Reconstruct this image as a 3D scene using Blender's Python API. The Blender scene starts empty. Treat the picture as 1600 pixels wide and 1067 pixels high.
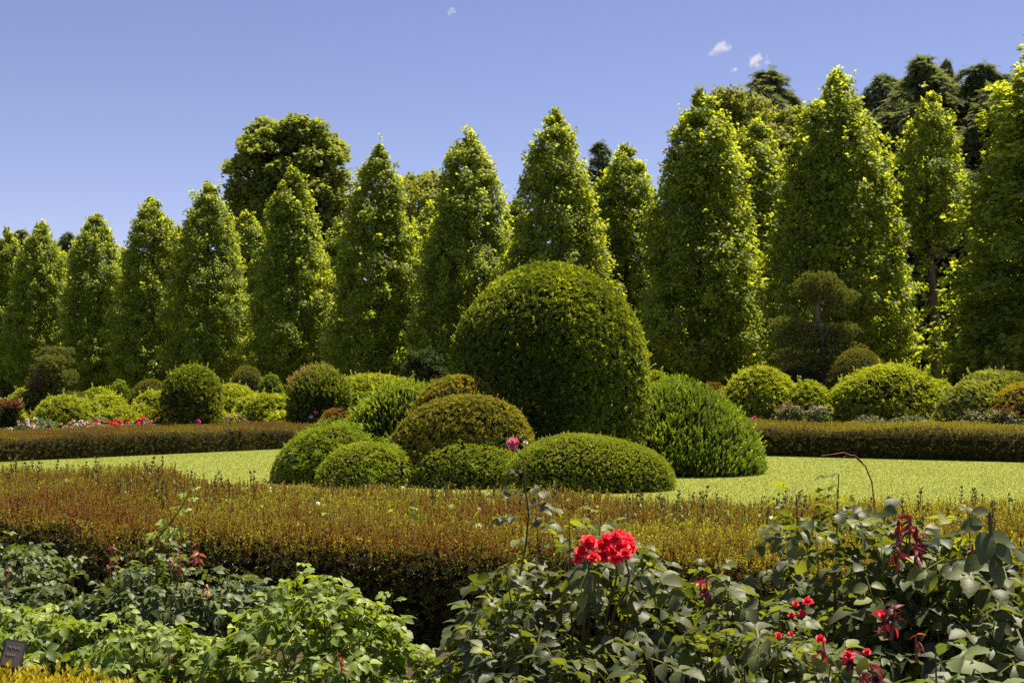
import bpy, math, random
import numpy as np
from mathutils import Vector, Matrix

SC = bpy.context.scene
COL = SC.collection
rng = np.random.default_rng(7)
R_ = math.radians

# ------------------------------------------------------------------ camera, sky, sun
CAM_H, FPX, PITCH = 1.6, 2000.0, math.atan((590 - 533.5) / 2000.0)
cam_d = bpy.data.cameras.new('camera')
cam = bpy.data.objects.new('camera', cam_d)
COL.objects.link(cam)
cam.location = (0, 0, CAM_H)
cam.rotation_euler = (R_(90) + PITCH, 0, 0)
cam_d.sensor_width = 36
cam_d.lens = 45
cam_d.clip_end = 6000
SC.camera = cam

SUN_EL, SUN_AZ = R_(67), R_(48)          # azimuth measured from +Y (away from the camera) towards +X
world = bpy.data.worlds.new('World')
SC.world = world
world.use_nodes = True
wn, wl = world.node_tree.nodes, world.node_tree.links
bg = wn['Background']
sky = wn.new('ShaderNodeTexSky')
sky.sky_type = 'NISHITA'
sky.sun_disc = False
sky.sun_elevation = SUN_EL
sky.sun_rotation = SUN_AZ
sky.altitude = 100
sky.air_density = 0.75
sky.dust_density = 0.1
sky.ozone_density = 3.0
tint = wn.new('ShaderNodeMix')
tint.data_type = 'RGBA'
tint.blend_type = 'MULTIPLY'
tint.inputs['Factor'].default_value = 1.0
tint.inputs[7].default_value = (1.13, 0.87, 0.92, 1)
wl.new(sky.outputs[0], tint.inputs[6])
wl.new(tint.outputs[2], bg.inputs[0])
bg.inputs[1].default_value = 0.070

sd = bpy.data.lights.new('sun', 'SUN')
sd.energy = 5.0
sd.angle = R_(0.5)
sd.color = (1.0, 0.90, 0.72)
sun = bpy.data.objects.new('sun', sd)
COL.objects.link(sun)
to_sun = Vector((math.sin(SUN_AZ) * math.cos(SUN_EL), math.cos(SUN_AZ) * math.cos(SUN_EL), math.sin(SUN_EL)))
sun.rotation_euler = to_sun.to_track_quat('Z', 'Y').to_euler()
sun.location = (0, 0, 50)

SC.view_settings.view_transform = 'Standard'
SC.view_settings.look = 'None'
SC.view_settings.exposure = 1.1
SC.view_settings.gamma = 1
SC.render.engine = 'CYCLES'
SC.cycles.max_bounces = 7
SC.cycles.diffuse_bounces = 4
SC.cycles.glossy_bounces = 2
SC.cycles.transmission_bounces = 4
SC.cycles.transparent_max_bounces = 8
SC.cycles.use_denoising = False


def W(px, py, Y):
    """world point at depth Y seen at photograph pixel (px, py)"""
    x, y = (px - 800) / FPX, (533.5 - py) / FPX
    c, s = math.cos(PITCH), math.sin(PITCH)
    f, u = c - y * s, s + y * c
    return Vector((x * Y / f, Y, CAM_H + u * Y / f))


# ------------------------------------------------------------------ tagging
def tag(o, label=None, cat=None, group=None, kind=None):
    if label: o['label'] = label
    if cat: o['category'] = cat
    if group: o['group'] = group
    if kind: o['kind'] = kind
    return o


def empty(name, loc, label, cat, group=None):
    o = bpy.data.objects.new(name, None)
    COL.objects.link(o)
    o.location = loc
    o.empty_display_size = 0.2
    return tag(o, label, cat, group)


def copy_tree(o, parent=None):
    c = o.copy()
    COL.objects.link(c)
    c.parent = parent
    for ch in list(o.children):
        copy_tree(ch, c)
    return c


# ------------------------------------------------------------------ materials
MATS = {}


def ramp_node(nt, cols):
    r = nt.nodes.new('ShaderNodeValToRGB')
    el = r.color_ramp.elements
    n = len(cols)
    el[0].position, el[0].color = 0, (*cols[0], 1)
    el[1].position, el[1].color = 1, (*cols[-1], 1)
    for i in range(1, n - 1):
        e = el.new(i / (n - 1))
        e.color = (*cols[i], 1)
    return r


def leaf_mat(name, cols, rough=0.55, trans=0.35, tcol=(1.25, 1.35, 0.5), spec=0.4, bump=0.0):
    m = bpy.data.materials.new(name)
    m.use_nodes = True
    nt = m.node_tree
    nt.nodes.clear()
    out = nt.nodes.new('ShaderNodeOutputMaterial')
    at = nt.nodes.new('ShaderNodeAttribute')
    at.attribute_name = 'tone'
    rp = ramp_node(nt, cols)
    nt.links.new(at.outputs['Fac'], rp.inputs[0])
    pr = nt.nodes.new('ShaderNodeBsdfPrincipled')
    pr.inputs['Roughness'].default_value = rough
    pr.inputs['Specular IOR Level'].default_value = spec
    nt.links.new(rp.outputs[0], pr.inputs['Base Color'])
    if bump:
        tc = nt.nodes.new('ShaderNodeTexCoord')
        nz = nt.nodes.new('ShaderNodeTexNoise')
        nz.inputs['Scale'].default_value = 90
        nt.links.new(tc.outputs['Object'], nz.inputs['Vector'])
        bp = nt.nodes.new('ShaderNodeBump')
        bp.inputs['Strength'].default_value = bump
        bp.inputs['Distance'].default_value = 0.004
        nt.links.new(nz.outputs[0], bp.inputs['Height'])
        nt.links.new(bp.outputs[0], pr.inputs['Normal'])
    if trans > 0:
        tr = nt.nodes.new('ShaderNodeBsdfTranslucent')
        mul = nt.nodes.new('ShaderNodeMix')
        mul.data_type = 'RGBA'
        mul.blend_type = 'MULTIPLY'
        mul.inputs['Factor'].default_value = 1
        mul.inputs[7].default_value = (*tcol, 1)
        nt.links.new(rp.outputs[0], mul.inputs[6])
        nt.links.new(mul.outputs[2], tr.inputs[0])
        mx = nt.nodes.new('ShaderNodeMixShader')
        mx.inputs[0].default_value = trans
        nt.links.new(pr.outputs[0], mx.inputs[1])
        nt.links.new(tr.outputs[0], mx.inputs[2])
        nt.links.new(mx.outputs[0], out.inputs[0])
    else:
        nt.links.new(pr.outputs[0], out.inputs[0])
    MATS[name] = m
    return m


def noise_mat(name, cols, scale=4, rough=0.9, detail=6, bump=0.3, dist=0.02, spec=0.2):
    m = bpy.data.materials.new(name)
    m.use_nodes = True
    nt = m.node_tree
    pr = nt.nodes['Principled BSDF']
    pr.inputs['Roughness'].default_value = rough
    pr.inputs['Specular IOR Level'].default_value = spec
    tc = nt.nodes.new('ShaderNodeTexCoord')
    nz = nt.nodes.new('ShaderNodeTexNoise')
    nz.inputs['Scale'].default_value = scale
    nz.inputs['Detail'].default_value = detail
    nz.inputs['Roughness'].default_value = 0.65
    nt.links.new(tc.outputs['Object'], nz.inputs['Vector'])
    rp = ramp_node(nt, cols)
    mr = nt.nodes.new('ShaderNodeMapRange')
    mr.inputs['From Min'].default_value = 0.3
    mr.inputs['From Max'].default_value = 0.7
    nt.links.new(nz.outputs[0], mr.inputs[0])
    nt.links.new(mr.outputs[0], rp.inputs[0])
    nt.links.new(rp.outputs[0], pr.inputs['Base Color'])
    bp = nt.nodes.new('ShaderNodeBump')
    bp.inputs['Strength'].default_value = bump
    bp.inputs['Distance'].default_value = dist
    nt.links.new(nz.outputs[0], bp.inputs['Height'])
    nt.links.new(bp.outputs[0], pr.inputs['Normal'])
    MATS[name] = m
    return m


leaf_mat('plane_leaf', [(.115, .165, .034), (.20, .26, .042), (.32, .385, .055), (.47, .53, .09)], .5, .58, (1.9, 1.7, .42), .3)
leaf_mat('broad_leaf', [(.17, .205, .045), (.245, .285, .055), (.34, .375, .08)], .6, .5, (1.45, 1.4, .4), .2)
leaf_mat('olive_leaf', [(.19, .21, .045), (.27, .29, .055), (.36, .37, .085)], .6, .45, (1.35, 1.35, .4), .2)
leaf_mat('cedar_needle', [(.15, .18, .085), (.22, .25, .115), (.30, .33, .16)], .75, .35, (1.2, 1.2, .6), .15)
leaf_mat('pine_needle', [(.11, .125, .034), (.17, .185, .05), (.24, .25, .07)], .7, .25, (1.25, 1.25, .4), .15)
leaf_mat('dead_needle', [(.10, .055, .035), (.16, .09, .06)], .8, .1, (1, 1, 1))
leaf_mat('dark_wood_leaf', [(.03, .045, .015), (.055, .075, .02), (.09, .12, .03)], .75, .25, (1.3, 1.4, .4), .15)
leaf_mat('dome_leaf', [(.04, .068, .012), (.09, .13, .018), (.18, .225, .027), (.38, .43, .05)], .45, .45, (1.9, 1.75, .3))
leaf_mat('yew_leaf', [(.16, .20, .03), (.25, .30, .04), (.36, .41, .055)], .5, .4, (1.5, 1.4, .35))
leaf_mat('glossy_green', [(.09, .14, .016), (.19, .27, .026), (.38, .46, .04)], .5, .42, (1.4, 1.35, .3))
leaf_mat('russet_leaf', [(.14, .13, .025), (.22, .22, .035), (.33, .33, .05), (.36, .26, .05)], .5, .38, (1.4, 1.25, .35))
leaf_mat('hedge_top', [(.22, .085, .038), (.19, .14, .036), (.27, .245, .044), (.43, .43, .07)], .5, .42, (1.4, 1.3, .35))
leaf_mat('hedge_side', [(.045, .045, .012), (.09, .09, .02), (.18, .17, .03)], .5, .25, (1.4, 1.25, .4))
leaf_mat('azalea_leaf', [(.20, .24, .025), (.32, .36, .035), (.45, .48, .05), (.56, .58, .09)], .5, .4, (1.2, 1.2, .35))
leaf_mat('pale_azalea', [(.12, .15, .03), (.28, .31, .06), (.42, .44, .10), (.5, .5, .14)], .5, .3, (1.2, 1.2, .4))
leaf_mat('golden_leaf', [(.22, .19, .02), (.42, .36, .03), (.55, .47, .05)], .5, .35, (1.2, 1.1, .3))
leaf_mat('orange_leaf', [(.14, .10, .015), (.28, .18, .022), (.40, .20, .04)], .5, .3, (1.3, 1.1, .35))
leaf_mat('olive_dome', [(.14, .14, .02), (.21, .20, .028), (.30, .28, .035)], .5, .3, (1.3, 1.2, .35))
leaf_mat('bamboo_leaf', [(.16, .24, .03), (.28, .38, .05), (.40, .48, .09)], .45, .35, (1.2, 1.3, .35))
leaf_mat('rose_dark', [(.045, .06, .028), (.075, .092, .036), (.12, .142, .05), (.20, .22, .055)], .5, .36, (2.5, 2.4, .35), .34, .2)
leaf_mat('rose_light', [(.085, .13, .028), (.15, .21, .042), (.24, .31, .06), (.36, .43, .08)], .52, .36, (1.7, 1.6, .35), .35, .25)
leaf_mat('rose_small', [(.06, .085, .032), (.10, .13, .045), (.165, .20, .07)], .52, .33, (1.7, 1.7, .4), .35)
leaf_mat('maroon_leaf', [(.05, .014, .025), (.12, .018, .03), (.28, .03, .045)], .5, .4, (2.0, .8, .7), .3)
leaf_mat('coral_leaf', [(.30, .06, .035), (.42, .13, .07), (.5, .26, .14)], .45, .4, (1.5, .9, .6), .4)
leaf_mat('petal_red', [(.74, .015, .035), (.87, .04, .07), (.94, .13, .16)], .5, .42, (1.2, 1.1, 1.1), .25)
leaf_mat('petal_bicolour', [(.72, .02, .09), (.8, .12, .2), (.9, .75, .75)], .5, .35, (1.1, 1, 1), .25)
leaf_mat('petal_pink', [(.8, .35, .32), (.85, .5, .42), (.9, .7, .62)], .5, .3, (1, 1, 1), .25)
leaf_mat('petal_white', [(.75, .6, .5), (.8, .74, .68), (.85, .83, .8)], .5, .3, (1, 1, 1), .25)
leaf_mat('petal_magenta', [(.55, .02, .2), (.7, .05, .3), (.8, .2, .4)], .5, .3, (1, 1, 1), .25)
leaf_mat('grass_blade', [(.185, .212, .032), (.20, .226, .035), (.22, .246, .04), (.255, .275, .055)], .8, .38, (1.1, 1.1, .4), .05)
noise_mat('bark', [(.06, .042, .03), (.13, .10, .075), (.2, .165, .13)], 6, .9, 8, .8, .03)
noise_mat('rose_stem', [(.05, .06, .02), (.10, .09, .035), (.16, .09, .05)], 30, .6, 3, .2, .002)
noise_mat('red_stem', [(.16, .05, .03), (.28, .10, .06)], 30, .6, 3, .1, .002)
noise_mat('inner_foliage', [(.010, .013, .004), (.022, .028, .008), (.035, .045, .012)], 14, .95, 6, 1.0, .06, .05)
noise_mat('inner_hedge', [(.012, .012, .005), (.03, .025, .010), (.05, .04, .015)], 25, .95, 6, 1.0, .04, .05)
noise_mat('lawn_turf', [(.175, .20, .03), (.195, .22, .033), (.215, .24, .038)], .9, .9, 9, .5, .02)
noise_mat('soil', [(.028, .02, .012), (.05, .036, .022), (.09, .065, .042)], 5, .95, 9, .8, .03)
noise_mat('far_ground', [(.05, .06, .02), (.09, .10, .03), (.13, .13, .045)], .6, .95, 8, .4, .05)
noise_mat('leaf_litter', [(.04, .035, .015), (.08, .065, .03), (.14, .11, .06)], 3, .95, 9, .7, .03)
noise_mat('sign_metal', [(.035, .033, .045), (.05, .045, .06)], 8, .45, 3, .05, .002, .5)
noise_mat('sign_face', [(.10, .075, .06), (.14, .11, .09)], 12, .5, 3, .05, .002, .4)
noise_mat('sign_ink', [(.32, .28, .26), (.38, .34, .32)], 12, .6, 3, .0, .002, .3)


# ------------------------------------------------------------------ geometry collector
class Geo:
    def __init__(self):
        self.V, self.F, self.n = [], [], 0

    def add(self, V, F, mat=0, tone=0.5):
        V = np.asarray(V, dtype=np.float32).reshape(-1, 3)
        F = np.asarray(F, dtype=np.int64)
        t = np.broadcast_to(np.asarray(tone, dtype=np.float32), (len(F),)).copy()
        self.V.append(V)
        self.F.append((F + self.n, mat, t))
        self.n += len(V)

    def inst(self, tmpl, pos, R, s, mat=0, tone=None):
        """copies of a template (V, F, tone offset per face) at pos with frames R (N,3,3, columns x y z) and scale s"""
        V, F, dt = tmpl
        N = len(pos)
        if N == 0: return
        s = np.asarray(s, dtype=np.float64)
        if s.ndim == 0: s = np.full(N, float(s))
        P = np.einsum('nij,vj->nvi', R, V) * s[:, None, None] + pos[:, None, :]
        nv = len(V)
        FF = (F[None] + (np.arange(N) * nv)[:, None, None]).reshape(-1, F.shape[1])
        if tone is None: tone = rng.random(N)
        T = np.clip(tone[:, None] + dt[None], 0, 1).reshape(-1)
        self.add(P.reshape(-1, 3), FF, mat, T)

    def scatter(self, tmpls, pos, R, s, mat=0, tone=None):
        N = len(pos)
        if tone is None: tone = rng.random(N)
        s = np.broadcast_to(np.asarray(s, dtype=np.float64), (N,))
        k = rng.integers(0, len(tmpls), N)
        for i, t in enumerate(tmpls):
            m = k == i
            self.inst(t, pos[m], R[m], s[m], mat, tone[m])

    def tube(self, pts, rad, sides=6, mat=0, tone=0.5):
        pts = np.asarray(pts, dtype=float)
        n = len(pts)
        rad = np.broadcast_to(np.asarray(rad, dtype=float), (n,))
        d = np.gradient(pts, axis=0)
        d /= np.linalg.norm(d, axis=1)[:, None] + 1e-9
        up = np.array([0.0, 0, 1]) if abs(d[:, 2]).mean() < 0.9 else np.array([1.0, 0, 0])
        a = np.cross(d, up); a /= np.linalg.norm(a, axis=1)[:, None] + 1e-9
        b = np.cross(d, a)
        th = np.arange(sides) / sides * 2 * np.pi
        V = pts[:, None] + rad[:, None, None] * (np.cos(th)[None, :, None] * a[:, None] + np.sin(th)[None, :, None] * b[:, None])
        i = np.arange(n - 1)[:, None] * sides
        j = np.arange(sides)[None]
        j2 = (j + 1) % sides
        F = np.stack([i + j, i + j2, i + sides + j2, i + sides + j], -1).reshape(-1, 4)
        self.add(V.reshape(-1, 3), F, mat, tone)

    def mesh(self, name, mats, smooth=False):
        me = bpy.data.meshes.new(name)
        V = np.concatenate(self.V)
        me.vertices.add(len(V))
        me.vertices.foreach_set('co', V.ravel())
        li = np.concatenate([f.ravel() for f, _, _ in self.F]).astype(np.int32)
        tot = np.concatenate([np.full(len(f), f.shape[1], np.int32) for f, _, _ in self.F])
        st = np.concatenate([[0], np.cumsum(tot)[:-1]]).astype(np.int32)
        me.loops.add(len(li))
        me.loops.foreach_set('vertex_index', li)
        me.polygons.add(len(tot))
        me.polygons.foreach_set('loop_start', st)
        try: me.polygons.foreach_set('loop_total', tot)
        except Exception: pass
        me.polygons.foreach_set('material_index', np.concatenate([np.full(len(f), m, np.int32) for f, m, _ in self.F]))
        me.polygons.foreach_set('use_smooth', np.full(len(tot), smooth))
        at = me.attributes.new('tone', 'FLOAT', 'FACE')
        at.data.foreach_set('value', np.concatenate([t for _, _, t in self.F]))
        for m in mats: me.materials.append(MATS[m])
        me.update(calc_edges=True)
        return me

    def build(self, name, mats, parent=None, smooth=False):
        o = bpy.data.objects.new(name, self.mesh(name, mats, smooth))
        COL.objects.link(o)
        o.parent = parent
        return o


def unit(v):
    return v / (np.linalg.norm(v, axis=-1, keepdims=True) + 1e-9)


def frames(n, roll=None):
    """frames whose z axis is n, random roll"""
    n = unit(n)
    N = len(n)
    h = unit(rng.normal(size=(N, 3)))
    x = unit(np.cross(h, n))
    y = np.cross(n, x)
    return np.stack([x, y, n], -1)


def frames_dir(n, d):
    """z axis n, y axis as near d as it can be"""
    n = unit(n)
    y = unit(d - n * (d * n).sum(-1, keepdims=True))
    x = np.cross(y, n)
    return np.stack([x, y, n], -1)


class Noise:
    def __init__(self, seed, k=14):
        r = np.random.default_rng(seed)
        self.d = unit(r.normal(size=(k, 3))) * r.uniform(.6, 1.7, (k, 1))
        self.p = r.random(k) * 6.283
        self.k = k

    def __call__(self, P, f=1.0):
        return np.sin(P @ self.d.T * f + self.p).sum(-1) / math.sqrt(self.k)


# ------------------------------------------------------------------ leaf templates
def T_leafs(items):
    """items: list of (base, dir, side, up_fold, tone) -> template of folded diamonds"""
    V, F, T = [], [], []
    for b, d, w, f, t in items:
        b, d, w, f = map(np.array, (b, d, w, f))
        i = len(V)
        V += [b, b + d * .45 + w + f, b + d, b + d * .45 - w + f]
        F += [(i, i + 1, i + 2), (i, i + 2, i + 3)]
        T += [t, t]
    return np.array(V, float), np.array(F), np.array(T)


def T_rosette(k=6, tilt=40, width=.2, seed=0, stem=0.0, droop=0):
    r = np.random.default_rng(seed)
    it = []
    for i in range(k):
        a = i / k * 6.283 * (1 if k < 7 else 1.618) + r.uniform(-.3, .3)
        e = R_(tilt + r.uniform(-18, 18))
        L = r.uniform(.75, 1.1)
        d = np.array([math.cos(a) * math.cos(e), math.sin(a) * math.cos(e), math.sin(e)]) * L
        w = np.array([-math.sin(a), math.cos(a), 0]) * width * L
        f = np.array([0, 0, .12]) - np.array([math.cos(a), math.sin(a), 0]) * .05
        it.append(((0, 0, -stem * r.random()), d, w, f, r.uniform(-.12, .12)))
    return T_leafs(it)


def T_shoot(pairs=5, L=1.0, leaf=.28, width=.09, tilt=45, seed=0, top_tone=.2):
    """an upright shoot along z with opposite leaves and a thin stem"""
    r = np.random.default_rng(seed)
    it = []
    for i in range(pairs):
        z = L * (i + .6) / pairs
        a0 = (i % 2) * 1.57 + r.uniform(-.4, .4)
        for s in (0, 3.1416):
            a = a0 + s
            e = R_(tilt + 25 * i / pairs + r.uniform(-12, 12))
            l = leaf * r.uniform(.8, 1.15) * (1.05 - .35 * i / pairs)
            d = np.array([math.cos(a) * math.cos(e), math.sin(a) * math.cos(e), math.sin(e)]) * l
            w = np.array([-math.sin(a), math.cos(a), 0]) * width * l / leaf
            it.append(((0, 0, z), d, w, (0, 0, .02), -top_tone + 2 * top_tone * i / pairs + r.uniform(-.1, .1)))
    w = .022 * L
    it.append(((0, 0, 0), (0, 0, L), (w, 0, 0), (0, 0, 0), -1))
    it.append(((0, 0, 0), (0, 0, L), (0, w, 0), (0, 0, 0), -1))
    return T_leafs(it)


def T_plane_leaf(seed):
    """a five-lobed plane-tree leaf, y is the way it points"""
    r = np.random.default_rng(seed)
    out = [(0, -.05), (.28, -.02), (.52, .12), (.36, .32), (.46, .62), (.2, .6), (0, 1.0), (-.2, .6), (-.46, .62), (-.36, .32), (-.52, .12), (-.28, -.02)]
    V = [(0, .3, .0)] + [(x * r.uniform(.9, 1.1), y, -.22 * abs(x) - .16 * max(0, y - .4)) for x, y in out]
    k = len(out)
    F = [(0, 1 + i, 1 + (i + 1) % k) for i in range(k)]
    return np.array(V, float), np.array(F), np.zeros(len(F))


def T_simple_leaf():
    V = [(0, 0, 0), (.3, .45, .08), (0, 1, -.08), (-.3, .45, .08)]
    return np.array(V, float), np.array([(0, 1, 2), (0, 2, 3)]), np.zeros(2)


def T_lobed_simple(seed):
    r = np.random.default_rng(seed)
    V = [(0, 0, 0), (.45, .15, -.1), (.42, .6, -.12), (0, 1, -.15), (-.42, .6, -.12), (-.45, .15, -.1)]
    V = [(x * r.uniform(.85, 1.15), y * r.uniform(.9, 1.1), z) for x, y, z in V]
    return np.array(V, float), np.array([(0, 1, 2), (0, 2, 3), (0, 3, 4), (0, 4, 5)]), np.zeros(4)


def T_spray(seed, n=9):
    """a flat feathery conifer spray along y"""
    r = np.random.default_rng(seed)
    it = []
    for i in range(n):
        t = i / (n - 1)
        for s in (-1, 1):
            L = .42 * (1.1 - t) * r.uniform(.7, 1.2)
            d = np.array([s * L, L * .75, r.uniform(-.14, .05)])
            it.append(((0, t * .95, -.15 * t * t), d, np.array([.02, -.035 * s, .0]) * 1.3, (0, 0, .02), r.uniform(-.15, .15)))
    it.append(((0, 0, 0), (0, 1, -.15), (.03, 0, 0), (0, 0, 0), -.3))
    return T_leafs(it)


def leaflet_grid(L, Wd, fold=.25, curl=.3, n=6, twist=0., serr=0.):
    """an oval blade, base at origin, pointing +y, 2 x n quads"""
    V, F = [], []
    for i in range(n + 1):
        t = i / n
        w = Wd * .5 * (math.sin(math.pi * min(1, t ** .85)) ** .75 if 0 < t < 1 else 0.0)
        if serr: w *= 1 + serr * (1 if i % 2 else -1)
        z = -curl * L * t * t
        y = L * t * (1 - .1 * curl * t)
        V += [(-w, y, z + fold * w), (0, y, z), (w, y, z + fold * w)]
    for i in range(n):
        a = i * 3
        F += [(a, a + 1, a + 4, a + 3), (a + 1, a + 2, a + 5, a + 4)]
    return np.array(V, float), np.array(F)


def T_compound(seed, pairs=2, L=.5, Wd=.33, droop=.35, serr=0., n=6):
    """a rose leaf: rachis along y with opposite leaflets and a terminal one"""
    r = np.random.default_rng(seed)
    Vs, Fs, Ts, k = [], [], [], 0
    spots = [(.62 + .0, 0, 0)]
    for p in range(pairs):
        y = .56 - .30 * p
        spots += [(y, 1, p), (y, -1, p)]
    for y, s, p in spots:
        l = L * (1.0 if s == 0 else (.9 - .15 * p)) * r.uniform(.88, 1.1)
        V, F = leaflet_grid(l, l * Wd / L, r.uniform(.1, .45), r.uniform(.1, .55), n, serr=serr)
        a = -s * R_(68 + r.uniform(-12, 12)) + R_(r.uniform(-8, 8))
        roll = R_(r.uniform(-28, 28))
        pit = R_(r.uniform(-25, 12))
        cr, sr = math.cos(roll), math.sin(roll)
        V = V @ np.array([[cr, 0, sr], [0, 1, 0], [-sr, 0, cr]]).T
        cp, sp = math.cos(pit), math.sin(pit)
        V = V @ np.array([[1, 0, 0], [0, cp, -sp], [0, sp, cp]]).T
        ca, sa = math.cos(a), math.sin(a)
        V = V @ np.array([[ca, -sa, 0], [sa, ca, 0], [0, 0, 1]]).T
        V = V + np.array([s * .03, y, -droop * y * y * .6])
        Vs.append(V); Fs.append(F + k); Ts += [r.uniform(-.2, .2)] * len(F)
        k += len(V)
    # rachis as two thin crossed strips
    ys = np.linspace(0, .64, 4)
    for ax in ((.012, 0), (0, .012)):
        V = []
        for y in ys:
            z = -droop * y * y * .6
            V += [(-ax[0], y, z - ax[1]), (ax[0], y, z + ax[1])]
        F = [(2 * i, 2 * i + 1, 2 * i + 3, 2 * i + 2) for i in range(3)]
        Vs.append(np.array(V)); Fs.append(np.array(F) + k); Ts += [.5] * 3
        k += len(V)
    return np.concatenate(Vs), np.concatenate(Fs), np.array(Ts)


ROS = [T_rosette(7, 38, .15, s) for s in range(5)]
ROS_F = [T_rosette(5, 50, .16, s + 5) for s in range(3)]
SHOOT = [T_shoot(5, 1, .3, .085, 40, s) for s in range(4)]
HSHOOT = [T_shoot(6, 1, .24, .055, 55, s + 40, .15) for s in range(4)]
SPIKE = [T_shoot(6, 1, .36, .10, 50, s + 9, .1) for s in range(3)]
PLANE = [T_plane_leaf(s) for s in range(3)]
LOBED = [T_lobed_simple(s) for s in range(3)]
SPRAY = [T_spray(s) for s in range(3)]
BAMB = [T_rosette(5, 35, .055, s + 20) for s in range(4)]
COMP = [T_compound(s, serr=.07, n=8, L=.46) for s in range(10)]
COMP_S = [T_compound(s + 30, 2, .5, .36, .3, 0, 4) for s in range(5)]


# ------------------------------------------------------------------ shrubs
def profile(h, p, waist=0.0, n=60, straight=None):
    """z, r tables of a clipped dome: superellipse of exponent p, waist = how much it narrows to its foot"""
    st = 0.0
    if p > 10: st, p = (p - 10), 2.08          # p = 10 + s: the lower share s of the height goes straight up
    ph = np.linspace(0, np.pi / 2, n - n // 3 if st else n)
    r = np.cos(ph) ** (2 / p)
    z = np.sin(ph) ** (2 / p) * h * (1 - st) + st * h
    if st:
        z = np.concatenate([np.linspace(0, st * h, n // 3, endpoint=False), z])
        r = np.concatenate([np.ones(n // 3), r])
    if waist: r = r * (1 - waist * np.clip(1 - z / (h * .45), 0, 1) ** 1.5)
    return z, r


def sample_dome(N, rx, ry, h, p, waist):
    z, r = profile(h, p, waist)
    dz, dr = np.diff(z), np.diff(r) * (rx + ry) / 2
    ds = np.hypot(dz, dr)
    w = ds * ((r[1:] + r[:-1]) / 2 * (rx + ry) / 2 + 1e-4)
    cw = np.cumsum(w) / w.sum()
    i = np.searchsorted(cw, rng.random(N)).clip(0, len(w) - 1)
    t = rng.random(N)
    zz = z[i] + dz[i] * t
    rr = r[i] + (r[i + 1] - r[i]) * t
    a = rng.random(N) * 2 * np.pi
    P = np.stack([rx * rr * np.cos(a), ry * rr * np.sin(a), zz], -1)
    n = unit(np.stack([np.cos(a) * dz[i] / rx * (rx + ry) / 2, np.sin(a) * dz[i] / ry * (rx + ry) / 2, -dr[i]], -1))
    return P, n


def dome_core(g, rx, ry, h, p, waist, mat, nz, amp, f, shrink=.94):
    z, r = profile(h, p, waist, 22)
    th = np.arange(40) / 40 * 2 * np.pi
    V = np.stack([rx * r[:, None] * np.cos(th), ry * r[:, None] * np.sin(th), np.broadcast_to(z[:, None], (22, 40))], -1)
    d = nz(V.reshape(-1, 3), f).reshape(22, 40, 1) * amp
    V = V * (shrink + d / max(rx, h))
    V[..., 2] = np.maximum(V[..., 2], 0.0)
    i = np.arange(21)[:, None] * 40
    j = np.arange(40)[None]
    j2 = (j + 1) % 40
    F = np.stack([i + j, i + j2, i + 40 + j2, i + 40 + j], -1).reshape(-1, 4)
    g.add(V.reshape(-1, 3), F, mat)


STYLES = {  # mats, templates, tuft size, tufts per m2, jitter, outward/up mix, lump amp, lump freq
    'dome': (['dome_leaf'], ROS, .06, 640, .3, .25, .035, 2.2),
    'fine': (['yew_leaf'], ROS_F, .034, 1500, .55, .45, .075, 2.6),
    'tufty': (['glossy_green'], SPIKE, .085, 480, .3, .5, .04, 3.0),
    'russet': (['russet_leaf'], ROS, .052, 640, .6, .2, .10, 2.4),
    'azalea': (['azalea_leaf'], ROS, .095, 330, .5, .5, .075, 2.8),
    'pale': (['pale_azalea'], ROS, .08, 400, .4, .5, .06, 3.5),
    'golden': (['golden_leaf'], ROS, .055, 340, .4, .5, .03, 3.5),
    'olive': (['olive_dome'], ROS_F, .045, 480, .4, .2, .012, 3.0),
    'green': (['glossy_green'], ROS, .06, 300, .4, .3, .03, 3.5),
    'orange': (['orange_leaf'], ROS, .055, 340, .4, .5, .03, 3.5),
    'bamboo': (['bamboo_leaf'], BAMB, .08, 260, .8, .5, .04, 3.0),
    'redtip': (['dome_leaf'], ROS_F, .06, 520, .4, .3, .02, 3.5),
    'rough': (['dark_wood_leaf'], ROS, .08, 260, .8, .3, .08, 2.5),
}
SEED = [100]


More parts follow.
